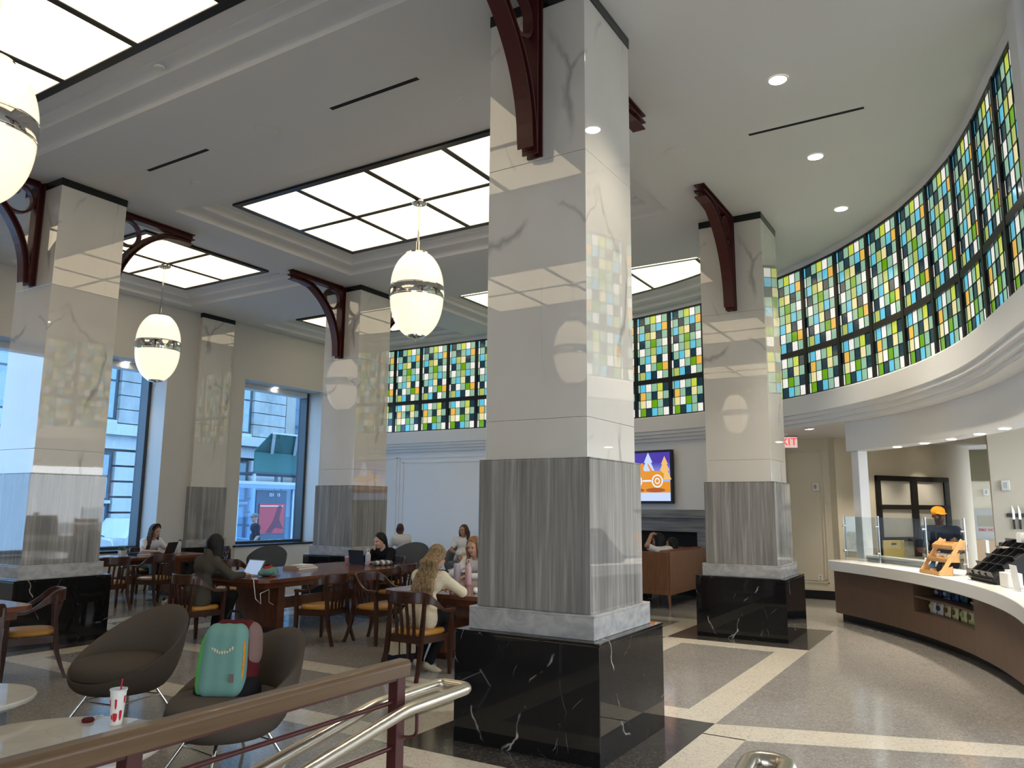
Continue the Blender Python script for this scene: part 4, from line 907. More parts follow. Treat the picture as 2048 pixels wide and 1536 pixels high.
    V, Q = surf_nets(Bt, res); mesh_from('trousers' if not skirt else 'skirt', V, Q, MAT[bottom], o)
    for nm in 'LR':
        an, fd = J['ank'+nm], fdir[nm]
        V, Q = surf_nets([cap(an-fd*.035-A(0, 0, .052), an+fd*.16-A(0, 0, .062), .040, .034, .03)], .010, .02); mesh_from('shoe', V, Q, MAT[shoes], o)
    for sd in (-1, 1):
        V, Q = surf_nets([ell(L(sd*.030, .076, .004), (.013, .010, .008), M)], .004); mesh_from('eye', V, Q, MAT['eye_dark'], o)
    V, Q = surf_nets([cap(L(-.02, .091, -.062), L(.02, .091, -.062), .006, .006)], .004); mesh_from('mouth', V, Q, MAT['lip'] if skin != 'skin_dark' else MAT['skin_dark'], o)
    if hair:
        Hh = []
        if hair != 'bald':
            Hh += [ell(L(0, -.026, .052), (.088, .094, .084), M, .03), ell(L(0, -.055, .0), (.083, .070, .080), M, .03)]
            for sd in (-1, 1): Hh.append(cap(L(sd*.074, .012, .055), L(sd*.080, -.02, -.01), .020, .018, .02))
        if hair == 'long':
            ln = J.get('hlen', .42); hz = A(0, 0, -1)
            for i in range(15):
                a = -1.25+2.5*i/14; st = L(.074*math.sin(a), -.05-.045*math.cos(a), -.01); pr = st; ph = i*1.9
                for k in range(1, 8):
                    q = st+hz*ln*k/7+A(.030*math.sin(a)*k/7*2.2, 0, 0)@np.array(rotm(0, 0)).T+(M@A(0, -.02*math.sin(k*.5), 0))+A(.012*math.sin(ph+k*1.3), .012*math.cos(ph+k*1.1), 0)
                    tt = min(1, max(0, (nk[2]-q[2])/max(.05, nk[2]-pel[2]))); q[1] = min(q[1], nk[1]+(pel[1]-nk[1])*tt-.105-.03*math.sin(PI*min(1, tt*1.6))-.012*abs(math.sin(a*3)))
                    Hh.append(cap(pr, q, .030-.002*k, .028-.002*k, .022)); pr = q
        if hair == 'side':
            for sd in (-1, 1):
                for j in range(4):
                    pr = L(sd*.072, .02-.03*j, .02)
                    for k in range(1, 7):
                        q = L(sd*(.082+.004*k), .015-.03*j-.008*k, .02)*A(1, 1, 0)+A(0, 0, L(0, 0, .02)[2]-J.get('hlen', .30)*k/6)+A(.006*math.sin(k*1.5+j), .006*math.cos(k*1.2+j), 0); Hh.append(cap(pr, q, .024-.0015*k, .022-.0015*k, .018)); pr = q
        if hair == 'ponytail':
            pr = L(0, -.10, .02)
            for k in range(1, 7): q = L(0, -.115-.012*k, .02)*A(1, 1, 0)+A(0, 0, L(0, -.1, .02)[2]-.045*k); Hh.append(cap(pr, q, .030-.003*k, .028-.003*k, .02)); pr = q
        if hair == 'bob':
            for i in range(13):
                a = -1.9+3.8*i/12; st = L(.080*math.sin(a), -.03-.055*math.cos(a), .03); Hh.append(cap(st, st+A(0, 0, -.20)+M@A(.01*math.sin(a), 0, 0), .028, .022, .025))
        if Hh: V, Q = surf_nets(Hh, .009, .02); mesh_from('hair', V, Q, MAT[hairm], o)
    if beard: V, Q = surf_nets([ell(L(0, .040, -.080), (.058, .055, .040), M, .02), cap(L(-.055, .02, -.05), L(.055, .02, -.05), .03, .03, .03)], .009); mesh_from('beard', V, Q, MAT[hairm], o)
    if band: V, Q = surf_nets([cap(L(.098*math.sin(a0), .012, .03+.102*math.cos(a0)), L(.098*math.sin(a0+.3), .012, .03+.102*math.cos(a0+.3)), .012) for a0 in [-1.5+.3*i for i in range(10)]], .006); mesh_from('headband', V, Q, MAT['black_cloth'], o)
    if cap_m:
        V, Q = surf_nets([ell(L(0, -.015, .06), (.093, .105, .075), M, .01), cap(L(-.04, .10, .045), L(.04, .10, .045), .035, .035, .02, M@A(0, 0, 1), 3.4), cap(L(0, .09, .045), L(0, .14, .04), .05, .04, .02, M@A(0, 0, 1), 4.5)], .008); mesh_from('cap', V, Q, MAT[cap_m], o)
    return o, L, M
if 1:
    # woman in a cream sweater seen from behind
    o, L, M = person('woman in a cream knit sweater with long wavy hair, seen from behind', (6.58, 5.10, 0), 2, dict(pelvis=(0, -.05, .55), chest=(0, .10, .90), neck=(.01, .17, 1.03), head=(.02, .235, 1.155), hpitch=-.25, hyaw=.1, hlen=.44, elL=(-.30, .30, .80), elR=(.30, .30, .80), wrL=(-.10, .46, .80), wrR=(.12, .46, .80), kneeL=(-.11, .34, .52), kneeR=(.11, .34, .52), ankL=(-.08, .08, .13), ankR=(.04, .10, .11), toeL=(.1, .9, -.5), toeR=(.3, .9, -.5)),
        'skin_light', 'cream_knit', 'black_cloth', 'canvas', 'long', 'hair_blonde', sleeve=.98)
    person('woman with reddish hair across from the cream sweater, leaning forward', (9.00, 5.98, 0), 183, dict(chest=(0, .08, .90), neck=(0, .14, 1.03), head=(0, .20, 1.16), hpitch=-.3, elL=(-.28, .28, .79), elR=(.28, .28, .79), wrL=(-.10, .46, .79), wrR=(.10, .46, .79), hlen=.30), 'skin_light', 'white_cloth', 'denim', 'white_cloth', 'side', 'hair_ginger', sleeve=.95)
    # person in a dark coat, from behind
    person('person in a dark grey coat with black hair bent over a laptop', (6.46, 8.50, 0), -3, dict(pelvis=(0, -.05, .55), chest=(0, .06, .92), neck=(0, .12, 1.06), head=(0, .18, 1.185), hpitch=-.2, hyaw=.45, elL=(-.26, .26, .80), elR=(.26, .26, .80), wrL=(-.10, .48, .79), wrR=(.20, .48, .80), ankL=(-.1, .30, .10), ankR=(.10, .28, .10)), 'skin_light', 'coat_cloth', 'black_cloth', 'plastic_black', 'bob', 'hair_black', sleeve=.97, extra='coat')
    # woman in black at the far end of the table
    person('woman in a black top with tied dark hair, chin on her hand', (10.22, 8.70, 0), 178, dict(chest=(0, .02, .88), neck=(0, .09, 1.0), head=(.01, .16, 1.115), hpitch=-.28, hyaw=-.25, elL=(-.30, .28, .79), elR=(.24, .30, .80), wrL=(-.22, .52, .79), wrR=(.08, .22, .96), aimR=(-.3, -.2, .8)), 'skin_light', 'black_cloth', 'black_cloth', 'plastic_black', 'ponytail', 'hair_black', sleeve=.97)
    # woman at the window table
    person('woman in a white tee with a dark headband working at the window table', (9.42, 14.02, 0), -92, dict(chest=(0, .04, .91), neck=(0, .10, 1.04), head=(0, .16, 1.17), hpitch=-.3, hyaw=.35, elL=(-.27, .22, .79), elR=(.27, .22, .79), wrL=(-.10, .40, .79), wrR=(.10, .40, .79), hlen=.36), 'skin_light', 'white_cloth', 'sage_cloth', 'white_cloth', 'side', 'hair_brown', sleeve=.28, band=True)
    # bald man and woman in the lounge chairs
    person('bald man in a white shirt seated in a grey lounge chair', (13.50, 11.00, 0), 75, dict(pelvis=(0, -.10, .55), chest=(-.02, .06, .93), neck=(-.02, .11, 1.06), head=(-.01, .15, 1.19), hyaw=-.5, kneeL=(-.14, .40, .55), kneeR=(.14, .40, .55), elL=(-.27, .2, .75), elR=(.27, .2, .75), wrL=(-.1, .38, .66), wrR=(.1, .38, .66)), 'skin_dark', 'white_cloth', 'navy_cloth', 'plastic_black', 'bald', 'hair_black', sleeve=.95, beard=True, female=False)
    person('woman in a white tee with long brown hair seated by the white wall', (14.15, 9.88, 0), 212, dict(pelvis=(0, -.12, .52), chest=(0, -.13, .90), neck=(0, -.11, 1.03), head=(0, -.08, 1.165), hyaw=-.55, elL=(-.26, -.02, .74), elR=(.26, -.02, .74), wrL=(-.08, .20, .66), wrR=(.08, .20, .66), kneeL=(-.06, .36, .58), kneeR=(.06, .38, .70), ankR=(-.02, .50, .30), hlen=.34), 'skin_tan', 'white_cloth', 'white_cloth', 'plastic_black', 'side', 'hair_brown', sleeve=.3, bare_leg=.62, skirt=True)
    # people on the sofa
    person('person in a white tee lounging on the sofa with one hand on the head', (13.50, 5.06, .10), 72, dict(pelvis=(0, .02, .50), chest=(0, -.03, .78), neck=(-.03, .0, .90), head=(-.06, .05, 1.01), hpitch=-.2, hyaw=.3, elL=(-.40, .02, .93), wrL=(-.24, .05, 1.12), aimL=(.8, .1, .25), elR=(.27, .05, .78), wrR=(.22, .28, .66), kneeL=(-.14, .46, .54), kneeR=(.14, .46, .54), ankL=(-.14, .56, .10), ankR=(.14, .56, .10)), 'skin_tan', 'white_cloth', 'denim', 'plastic_black', 'bob', 'hair_black', sleeve=.36, female=False)
    person('dark-haired person in black on the sofa next to the white tee', (14.08, 5.05, 0), 92, dict(pelvis=(0, .02, .50), chest=(0, -.03, .78), neck=(0, .0, .90), head=(0, .05, 1.02), kneeL=(-.12, .46, .54), kneeR=(.12, .46, .54), ankL=(-.12, .56, .10), ankR=(.12, .56, .10), elL=(-.25, .08, .70), elR=(.25, .08, .70), wrL=(-.14, .30, .62), wrR=(.14, .30, .62)), 'skin_tan', 'black_cloth', 'black_cloth', 'plastic_black', 'bob', 'hair_black')
    # worker behind the counter
    ow = person('worker in a navy tee and an orange cap behind the counter', (12.98, .62, 0), 172, dict(pelvis=(0, 0, .95), chest=(0, .02, 1.34), neck=(0, .03, 1.47), head=(0, .06, 1.615), hyaw=.55, hpitch=-.12, sh=.19, elL=(-.29, .05, 1.14), elR=(.27, .06, 1.13), wrL=(-.12, .27, 1.06), wrR=(.10, .27, 1.08), kneeL=(-.10, .02, .50), kneeR=(.10, .02, .50), ankL=(-.10, 0, .09), ankR=(.10, 0, .09)), 'skin_dark', 'navy_cloth', 'black_cloth', 'plastic_black', 'bob' if 0 else 'bald', 'hair_black', sleeve=.40, female=False, cap_m='orange_cloth')
    # passer-by in the street
    person('man in a navy shirt and a cap walking past outside the window', (15.05, 17.6, -.30), 150, dict(pelvis=(0, 0, .95), chest=(0, .01, 1.34), neck=(0, .02, 1.47), head=(0, .05, 1.615), hyaw=.5, sh=.19, elL=(-.28, -.02, 1.12), elR=(.28, -.02, 1.12), wrL=(-.28, .12, .90), wrR=(.28, .10, .88), kneeL=(-.10, .14, .52), kneeR=(.10, -.02, .50), ankL=(-.10, .14, .10), ankR=(.10, -.20, .12)), 'skin_light', 'navy_cloth', 'grey_cloth', 'plastic_black', 'bob' if 0 else None, 'hair_brown', sleeve=.42, female=False, cap_m='grey_cloth')

# ================================================================ serving counter
def PF(th, R, z=0): p = pc(th, R); return (p[0], p[1], z), deg(th)-PI/2
t = thing('serving_counter', 'curved brown serving counter with a black toe kick and a snack niche', 'counter', (0, 0, 0))
def band(t0, t1, R0, R1, z0, z1, n=10): a = arc(t0, t1, R0, n); b = arc(t0, t1, R1, n); return MB().prism(a+b[::-1], z0, z1)
T0, T1, N0, N1 = -44.4, -89.0, -58.6, -69.8
CW = MAT['counter_wood']
endc = [pc(T0, 8.16+.0)]
m = band(T0, T1, 8.36, 8.90, 0, .13, 26).build('toe_kick', MAT['plastic_black'], t, smooth=30)
def rounded_band(t0, t1, R0, R1, z0, z1, r=.12, n=26):
    a = arc(t0-.0, t1, R0, n); b = arc(t1, t0, R1, n); c0 = math.degrees(r/8.2)
    L = []
    for k in range(6): q = PI/2*k/5; L.append(pc(t0-c0*(1-math.cos(PI/2-q)) if 0 else t0-c0*(1-math.sin(q)), R0+r*(1-math.cos(q)) if 0 else R0+r*(1-math.cos(PI/2-q)) if 0 else R0+r*math.cos(PI/2-(PI/2-q)) if 0 else R0+r*math.sin(q)))
    L = [pc(t0-c0*(1-math.cos(q)), R0+r*(1-math.sin(q))) for q in [PI/2*k/5 for k in range(6)]]
    L2 = [p for p in arc(t0-c0, t1, R0, n)]
    return MB().prism([pc(t0, R1)]+L+L2[1:]+[pc(t1, R1)]+arc(t1, t0, R1, n)[1:-1], z0, z1)
rounded_band(T0, N0, 8.18, 8.90, .13, .76, .12, 14).build('front_panel', CW, t, smooth=30)
band(N1, T1, 8.18, 8.90, .13, .76, 14).build('front_panel', CW, t, smooth=30)
band(N0, N1, 8.18, 8.90, .13, .40, 8).build('front_panel', CW, t, smooth=30); band(N0, N1, 8.18, 8.90, .735, .76, 8).build('front_panel', CW, t, smooth=30)
band(N0, N1, 8.19, 8.62, .575, .60, 8).build('niche_shelf', CW, t, smooth=30); band(N0, N1, 8.62, 8.64, .40, .735, 8).build('niche_back', MAT['plastic_black'], t, smooth=30)
wt = rounded_band(T0+.3, T1, 8.10, 9.0, .762, .91, .16).build('worktop', MAT['quartz_white'], None, smooth=30, bevel=.006); tag(wt, 'thick white quartz worktop on the curved counter', 'worktop')
# back counter behind the worker
bc = thing('back_counter', 'dark steel work counter behind the serving counter', 'counter', (0, 0, 0))
MB().box(12.25, -.75, .90, 13.58, -.10, .94).build('top', MAT['steel'], bc, bevel=.004); MB().box(12.3, -.72, 0, 13.55, -.14, .9).build('body', MAT['plastic_grey'], bc)
# snacks in the niche
def snack(th, R, z, w_, h_, cols, label, tilt=.12):
    loc, rz = PF(th, R, z); o = thing('snack_bag', label, 'snack bag', loc, rz, 'snack bags in the counter niche')
    m = MB(); n = 10; rings = []
    for j in range(9):
        v = j/8; pz = h_*v; fat = .032*math.sin(PI*min(1, max(0, (v-.04)/.92)))**.6+.001; ww = w_*(1-.06*math.sin(PI*v))
        rings.append([Vector((ww/2*math.cos(a), fat*math.sin(a)+tilt*pz, pz)) for a in [2*PI*i/16 for i in range(16)]])
    m.loft(rings).build('bag', cols[0], o, smooth=60)
    MB().loft([[Vector((w_*.30*math.cos(a), -.036+tilt*h_*.5+.006*math.sin(b), h_*.5+h_*.20*math.sin(a))) for a in [2*PI*i/16 for i in range(16)]] for b in (0, PI/2)]).build('print', cols[1], o)
    for e in (0, 1): MB().box(-w_/2, -.004+tilt*h_*e, h_*e-.006, w_/2, .004+tilt*h_*e, h_*e+.006).build('seal', cols[2], o)
yel = mat('bag_yellow', (.62,.58,.33), .4); grn = mat('bag_green', (.25,.38,.10), .4); blu = mat('bag_blue', (.05,.14,.32), .4); wht_ = mat('bag_white', (.62,.64,.66), .4); nav = mat('bag_navy', (.015,.03,.09), .4); tea = mat('bag_teal', (.03,.16,.14), .4); brn = mat('bag_brown', (.10,.07,.03), .5)
seq = [(-59.8, wht_, yel, grn, 'pale snack bag at the near end of the lower niche shelf'), (-61.0, wht_, nav, grn, 'pale blue snack bag second on the lower niche shelf'), (-62.3, yel, brn, blu, 'cream snack bag with a blue foot on the lower niche shelf'), (-63.6, yel, brn, blu, 'cream snack bag beside the blue-footed one'), (-65.1, yel, grn, grn, 'yellow snack bag in the middle of the lower niche shelf'), (-66.4, yel, brn, grn, 'yellow snack bag fifth on the lower niche shelf'), (-67.7, yel, grn, grn, 'yellow snack bag sixth on the lower niche shelf'), (-69.0, wht_, grn, grn, 'pale snack bag at the right end of the lower niche shelf')]
for th, a, b, c, lab in seq: snack(th, 8.33, .40, .155, .165, (a, b, c), lab)
for th, a, b, c, lab in ((-59.7, nav, wht_, nav, 'navy snack bag with a white mark on the upper niche shelf'), (-61.1, blu, wht_, wht_, 'blue snack bag with a pale picture on the upper niche shelf'), (-62.5, blu, nav, nav, 'deep blue snack bag on the upper niche shelf'), (-64.0, tea, blu, nav, 'teal snack bag on the upper niche shelf')): snack(th, 8.42, .60, .15, .12, (a, b, c), lab)
for th, lab in ((-65.8, 'short brown snack bag lying far back on the upper niche shelf'), (-67.6, 'brown snack bag at the right end of the upper niche shelf')): snack(th, 8.42, .60, .15, .06, (brn, yel, wht_), lab)
# sneeze guard
sg = thing('sneeze_guard', 'clear glass sneeze guard on steel posts along the counter', 'sneeze guard', (0, 0, 0))
TH = [-43.9, -49.2, -56.75, -63.1]
for k, th in enumerate(TH):
    (x, y, z), rz = PF(th, 8.55, .91); MB().cyl((x, y, .91), (x, y, 1.60), .014, n=12).build('post', MAT['steel'], sg, smooth=50); 
    f = MB().cyl((x, y, .91), (x, y, .925), .032, n=16).build('post_foot', MAT['steel'], sg, smooth=40)
    for zz in (1.05, 1.44): p2 = pc(th, 8.50); MB().cyl((x, y, zz), (p2[0], p2[1], zz), .014, n=12).build('glass_clamp', MAT['chrome'], sg, smooth=40)
for k in range(3): band(TH[k]-.12, TH[k+1]+.12, 8.512, 8.520, .95, 1.58, 6).build('glass_panel', MAT['guard_glass'], sg)
p0, p1 = pc(TH[0], 8.516), pc(TH[0], 9.05)
MB().bar((p0[0], p0[1], 1.265), (p1[0], p1[1], 1.265), .008, .63).build('glass_panel', MAT['guard_glass'], sg)
# long grey rail box on the worktop behind the guard
tr = thing('cold_rail', 'long low grey food rail with a white lid behind the sneeze guard', 'food rail', (0, 0, 0))
band(-45.6, -56.2, 8.59, 8.75, .911, .97, 10).build('body', MAT['plastic_grey'], tr); band(-45.4, -56.0, 8.575, 8.77, .97, 1.005, 10).build('lid', MAT['quartz_white'], tr, bevel=.006)
# three-tier wooden basket stand
loc, rz = PF(-62.4, 8.24, .91); bs = thing('basket_stand', 'three-tier light wooden snack stand on the worktop', 'display stand', loc, rz)
LWd = MAT['light_wood']
for k, (y0, z0) in enumerate(((-.10, .0), (-.01, .16), (.07, .31))):
    w_, d_, h_ = .50, .17, .085
    tray = MB().box(-w_/2, y0, z0, w_/2, y0+d_, z0+.012).build('tray', LWd, bs, bevel=.003)
    for s in (-1, 1): MB().add([(s*w_/2, y0, z0), (s*w_/2, y0+d_, z0), (s*w_/2, y0+d_, z0+h_+.03), (s*w_/2, y0+.05, z0+h_), (s*w_/2, y0, z0+.045), (s*(w_/2-.012), y0, z0), (s*(w_/2-.012), y0+d_, z0), (s*(w_/2-.012), y0+d_, z0+h_+.03), (s*(w_/2-.012), y0+.05, z0+h_), (s*(w_/2-.012), y0, z0+.045)], [(0,1,2,3,4), (9,8,7,6,5), (0,5,6,1), (1,6,7,2), (2,7,8,3), (3,8,9,4), (4,9,5,0)]).build('tray_side', LWd, tray)
    MB().box(-w_/2, y0, z0, w_/2, y0+.012, z0+.05).build('tray_front', LWd, tray); MB().box(-w_/2, y0+d_-.012, z0, w_/2, y0+d_, z0+h_).build('tray_back', LWd, tray); MB().box(-.006, y0+.012, z0, .006, y0+d_-.012, z0+.07).build('divider', LWd, tray)
for s in (-1, 1): MB().bar((s*.258, -.09, .0), (s*.258, .20, .43), .014, .05, (0, -1, 1)).build('upright', LWd, bs, bevel=.003)
for k, (x, y, z, m_, lab) in enumerate(((-.16, .0, .03, 'bag_blue', 'blue packet in the lowest tray of the snack stand'), (.02, .0, .03, 'plastic_black', 'dark packet in the lowest tray of the snack stand'), (.16, .0, .03, 'bag_brown', 'brown packet in the lowest tray of the snack stand'))):
    o = thing('snack_packet', lab, 'packet', tuple(Matrix.LocRotScale(Vector(loc), Matrix.Rotation(rz, 3, 'Z').to_quaternion(), None) @ Vector((x, y, z))), rz)
    MB().loft([[Vector((.06*math.cos(a)*w_, .025*math.sin(a)*f_+.3*zz, zz)) for a in [2*PI*i/14 for i in range(14)]] for zz, w_, f_ in ((0, 1, .2), (.03, .96, 1), (.08, .96, 1), (.12, 1, .1))]).build('wrap', MAT[m_], o, smooth=60); MB().box(-.058, .034, .118, .058, .038, .13).build('seal', MAT['paper_white'], o)
for k, x in enumerate((-.17, -.08, .02, .11)):
    o = thing('wrapped_roll', ['first', 'second', 'third', 'fourth'][k]+' pale wrapped roll in the middle tray of the snack stand', 'snack', tuple(Matrix.LocRotScale(Vector(loc), Matrix.Rotation(rz, 3, 'Z').to_quaternion(), None) @ Vector((x, .11, .222))), rz)
    MB().lathe([(0, -.045), (.030, -.045), (.036, -.03), (.036, .03), (.030, .045), (0, .045)], 18, M=Matrix.Rotation(PI/2, 4, 'Y')).build('roll', MAT['bag_white'], o, smooth=50); MB().lathe([(.0365, -.01), (.0375, 0), (.0365, .01)], 18, M=Matrix.Rotation(PI/2, 4, 'Y')).build('paper_band', MAT['book_tan'], o, smooth=50)
# black stepped condiment organizer
loc, rz = PF(-68.9, 8.50, .91); og = thing('condiment_organizer', 'black slanted condiment organizer with slots on the worktop', 'organizer', loc, rz)
side = [(-.20, .05), (-.14, .0), (.34, .0), (.34, .46), (.28, .46)]
for x in (-.36, .36): MB().add([(x+e, y, z) for e in (-.01, .01) for y, z in side], [(0,1,2,3,4), (9,8,7,6,5)]+[(i, (i+1) % 5, 5+(i+1) % 5, 5+i) for i in range(5)]).build('side_panel', MAT['plastic_black'], og)
MB().bar((0, -.19, .055), (0, .30, .44), .71, .008, (0, -1, 1)).build('slope_floor', MAT['plastic_black'], og); MB().box(-.35, .33, 0, .35, .34, .46).build('back_panel', MAT['plastic_black'], og); MB().add([(-.35, -.2, .05), (.35, -.2, .05), (.35, -.14, 0), (-.35, -.14, 0)], [(0,1,2,3)]).build('front_lip', MAT['plastic_black'], og)
for k in range(5): f = k/4; y = -.18+.44*f; z = .065+.345*f; MB().bar((-.35, y, z+.03), (.35, y, z+.03), .008, .07, (0, -.4, 1)).build('divider', MAT['plastic_black'], og)
for k in range(1, 4): MB().bar((-.36+.18*k, -.19, .085), (-.36+.18*k, .28, .455), .008, .05, (0, -1, 1)).build('divider', MAT['plastic_black'], og)
def atl(x, y, z): return tuple(Matrix.Translation(loc) @ rot(rz) @ Vector((x, y, z)))
o = thing('napkin_stack', 'upright white paper napkins in the top slot of the organizer', 'napkins', atl(.10, .235, .44), rz)
for k in range(7): MB().box(-.055, -.03+k*.009, 0, .055, -.025+k*.009, .10+.012*math.sin(k*2.1)).build('napkin', MAT['paper_white'], o)
o = thing('sugar_packets', 'small pile of paper packets in a slot of the organizer', 'packets', atl(-.08, .13, .355), rz)
for k in range(6): MB().box(-.03, -.02, 0, .03, .02, .008, TR(-.06+.025*k, .01*math.sin(k*3), .01+.006*(k % 3), k*.7)).build('packet', MAT['paper_white' if k % 2 else 'book_tan'], o)
loc2, rz2 = PF(-72.9, 8.40, .91); o = thing('card_holder', 'white card holder at the right edge of the worktop', 'holder', loc2, rz2)
MB().box(-.10, -.06, 0, .14, .08, .15).build('case', MAT['plastic_white'], o, bevel=.008); MB().box(-.08, -.01, .15, .02, .04, .175).build('card', MAT['paper_white'], o); MB().box(.04, -.01, .15, .12, .04, .17).build('card', MAT['paper_white'], o)
loc3, rz3 = PF(-75.4, 8.36, .91); o = thing('menu_card', 'tall white printed card at the right edge of the worktop', 'card', loc3, rz3)
MB().box(-.11, -.002, .006, .11, .002, .25, Matrix.Rotation(.12, 4, 'X')).build('sheet', MAT['paper_white'], o); MB().box(-.11, -.03, 0, .11, .05, .006).build('foot', MAT['clear_plastic'], o)
for k in range(3): MB().box(-.07, -.0035+.01, .08+.04*k, .07, -.002+.01, .09+.04*k, Matrix.Rotation(.12, 4, 'X')).build('print_line', MAT['plastic_grey'], o)
# things behind the counter
o = thing('cutting_board', 'yellow plastic cutting board standing behind the glass guard', 'cutting board', (13.80, 1.33, .946), deg(-43))
MB().box(-.20, -.012, 0, .20, .012, .27).build('board', mat('board_yellow', (.62,.44,.12), .45), o, bevel=.008); MB().box(-.05, -.014, .20, .05, .014, .225).build('handle_slot', MAT['plastic_black'], o, bevel=.003)
bt = thing('prep_table', 'steel prep table behind the glass guard', 'table', (14.05, .98, 0), deg(-43))
MB().box(-.6, -.25, .90, .6, .25, .945).build('top', MAT['steel'], bt, bevel=.004)
for x in (-.55, .55):
    for y in (-.2, .2): MB().cyl((x, y, 0), (x, y, .90), .02, n=10).build('leg', MAT['steel'], bt, smooth=50)
o = thing('payment_tablet', 'black framed tablet standing behind the counter', 'tablet', (12.6, -.15, .94), deg(-80))
MB().box(-.07, -.012, .02, .07, .012, .33).build('frame', MAT['plastic_black'], o, bevel=.02); MB().box(-.05, -.014, .05, .05, -.011, .30).build('screen', MAT['mirror_dark'], o); MB().box(-.05, -.05, 0, .05, .05, .02).build('stand', MAT['plastic_black'], o)
# glazed partition in the back wall
o = struct('door_1', 'black framed glazed partition behind the worker')
def wbox(t0, t1, z0, z1, o0, o1): return MB().prism([wq(t0, o0), wq(t1, o0), wq(t1, o1), wq(t0, o1)], z0, z1)
a_, b_ = 1.06, 3.22
for (q0, q1, z0, z1) in ((a_, a_+.10, 0, 2.36), (b_-.16, b_, 0, 2.36), ((a_+b_)/2-.09, (a_+b_)/2+.09, 0, 2.36), (a_, b_, 2.26, 2.36), (a_, b_, 1.70, 1.79), (a_, b_, 1.08, 1.16), (a_, b_, 0, .12)): wbox(q0, q1, z0, z1, -.15, -.21).build('frame_bar', MAT['black_frame'], o)
for q0, q1 in ((a_+.10, (a_+b_)/2-.09), ((a_+b_)/2+.09, b_-.16)):
    for z0, z1 in ((.12, 1.08), (1.16, 1.70), (1.79, 2.26)): wbox(q0, q1, z0, z1, -.15, -.18).build('frosted_pane', MAT['frosted_glass'], o)
def alarm(label, loc, rz):
    o = thing('wall_alarm', label, 'alarm', loc, rz); MB().box(-.055, -.05, -.075, .055, 0, .075).build('case', MAT['plastic_white'], o, bevel=.01); MB().box(-.025, -.058, -.04, .025, -.05, .045).build('strobe', MAT['clear_plastic'], o, bevel=.004)
alarm('white wall alarm on the panel beside the serving counter', (15.99, 2.84, 2.12), -PI/2); alarm('white wall alarm in the dim corridor behind the worker', (20.54, .02, 2.10), -PI/2); alarm('white wall alarm above the knife rack', (13.598, -.235, 2.06), -PI/2)
o = thing('wall_outlet', 'white wall outlet low on the panel beside the counter', 'outlet', (15.99, 2.84, .40), -PI/2)
MB().box(-.04, -.008, -.06, .04, 0, .06).build('plate', MAT['plastic_white'], o, bevel=.003)
for z in (-.025, .025): MB().box(-.012, -.011, z-.013, .012, -.007, z+.013).build('socket', MAT['plastic_grey'], o)
# exit sign
o = thing('exit_sign', 'red lit exit sign hanging beside the column', 'exit sign', (14.55, 3.06, 2.79), deg(31-90+180-90+90))
o.rotation_euler = (0, 0, deg(-68))
MB().box(-.20, -.02, 0, .20, .02, .21).build('face', mat('exit_white', (.6,.5,.48), .4, emit=(.85,.60,.55), es=.6*DISP), o, bevel=.004); MB().box(-.03, -.02, .21, .03, .02, .27).build('bracket', MAT['plastic_white'], o); MB().box(-.205, -.022, .19, .205, .022, .215).build('top_cap', MAT['plastic_grey'], o)
text_mesh('EXIT', .19, 'lettering', mat('exit_red', (.5,.01,.01), .4, emit=(.95,.02,.03), es=1.0*DISP), o, Matrix.Translation((0, -.022, .098)) @ Matrix.Rotation(PI/2, 4, 'X'))
# hose cabinet in the corridor
o = thing('hose_cabinet', 'pale fire hose cabinet in the corridor behind the worker', 'cabinet', (20.53, .03, .6), -PI/2)
MB().box(-.26, -.06, 0, .26, 0, 1.12).build('door', mat('cabinet_grey', (.40,.42,.42), .5), o, bevel=.006); MB().box(-.20, -.066, .74, .20, -.06, .98).build('window', MAT['mirror_dark'], o); text_mesh('FIRE HOSE', .085, 'lettering', MAT['red_print'], o, Matrix.Translation((-.0, -.064, .66)) @ Matrix.Rotation(PI/2, 4, 'X'))
o = thing('cardboard_box', 'yellowish carton in the corridor below the hose cabinet', 'carton', (20.2, .12, 0), .2); MB().box(-.2, -.25, 0, .2, .25, 1.05).build('body', MAT['book_tan'], o, bevel=.005); MB().box(-.201, -.03, .3, .201, .03, 1.051).build('tape', MAT['paper_white'], o)
# knife rack on the tiled wall
o = thing('knife_rack', 'black magnetic knife rack on the tiled wall', 'knife rack', (13.598, -.52, 1.63), -PI/2)
MB().box(-.30, -.02, -.025, .30, 0, .025).build('bar', MAT['plastic_black'], o, bevel=.004)
for k in range(5):
    x = -.23+.075*k; kn = thing('kitchen_knife', ['first', 'second', 'third', 'fourth', 'fifth'][k]+' knife hanging on the black rack, counted from the corridor', 'knife', (13.598-.022, -.52-x, 1.63), -PI/2)
    MB().loft([[Vector((w0*i, -.004*(1+j), z)) for i, j in ((0, 0), (1, 0), (1, .5), (0, .5))] for z, w0 in ((-.06, .032), (.06, .030), (.14, .002))]).build('blade', MAT['steel'], kn); MB().box(-.002, -.012, -.20, .026, .006, -.06).build('handle', MAT['plastic_black'], kn, bevel=.004)

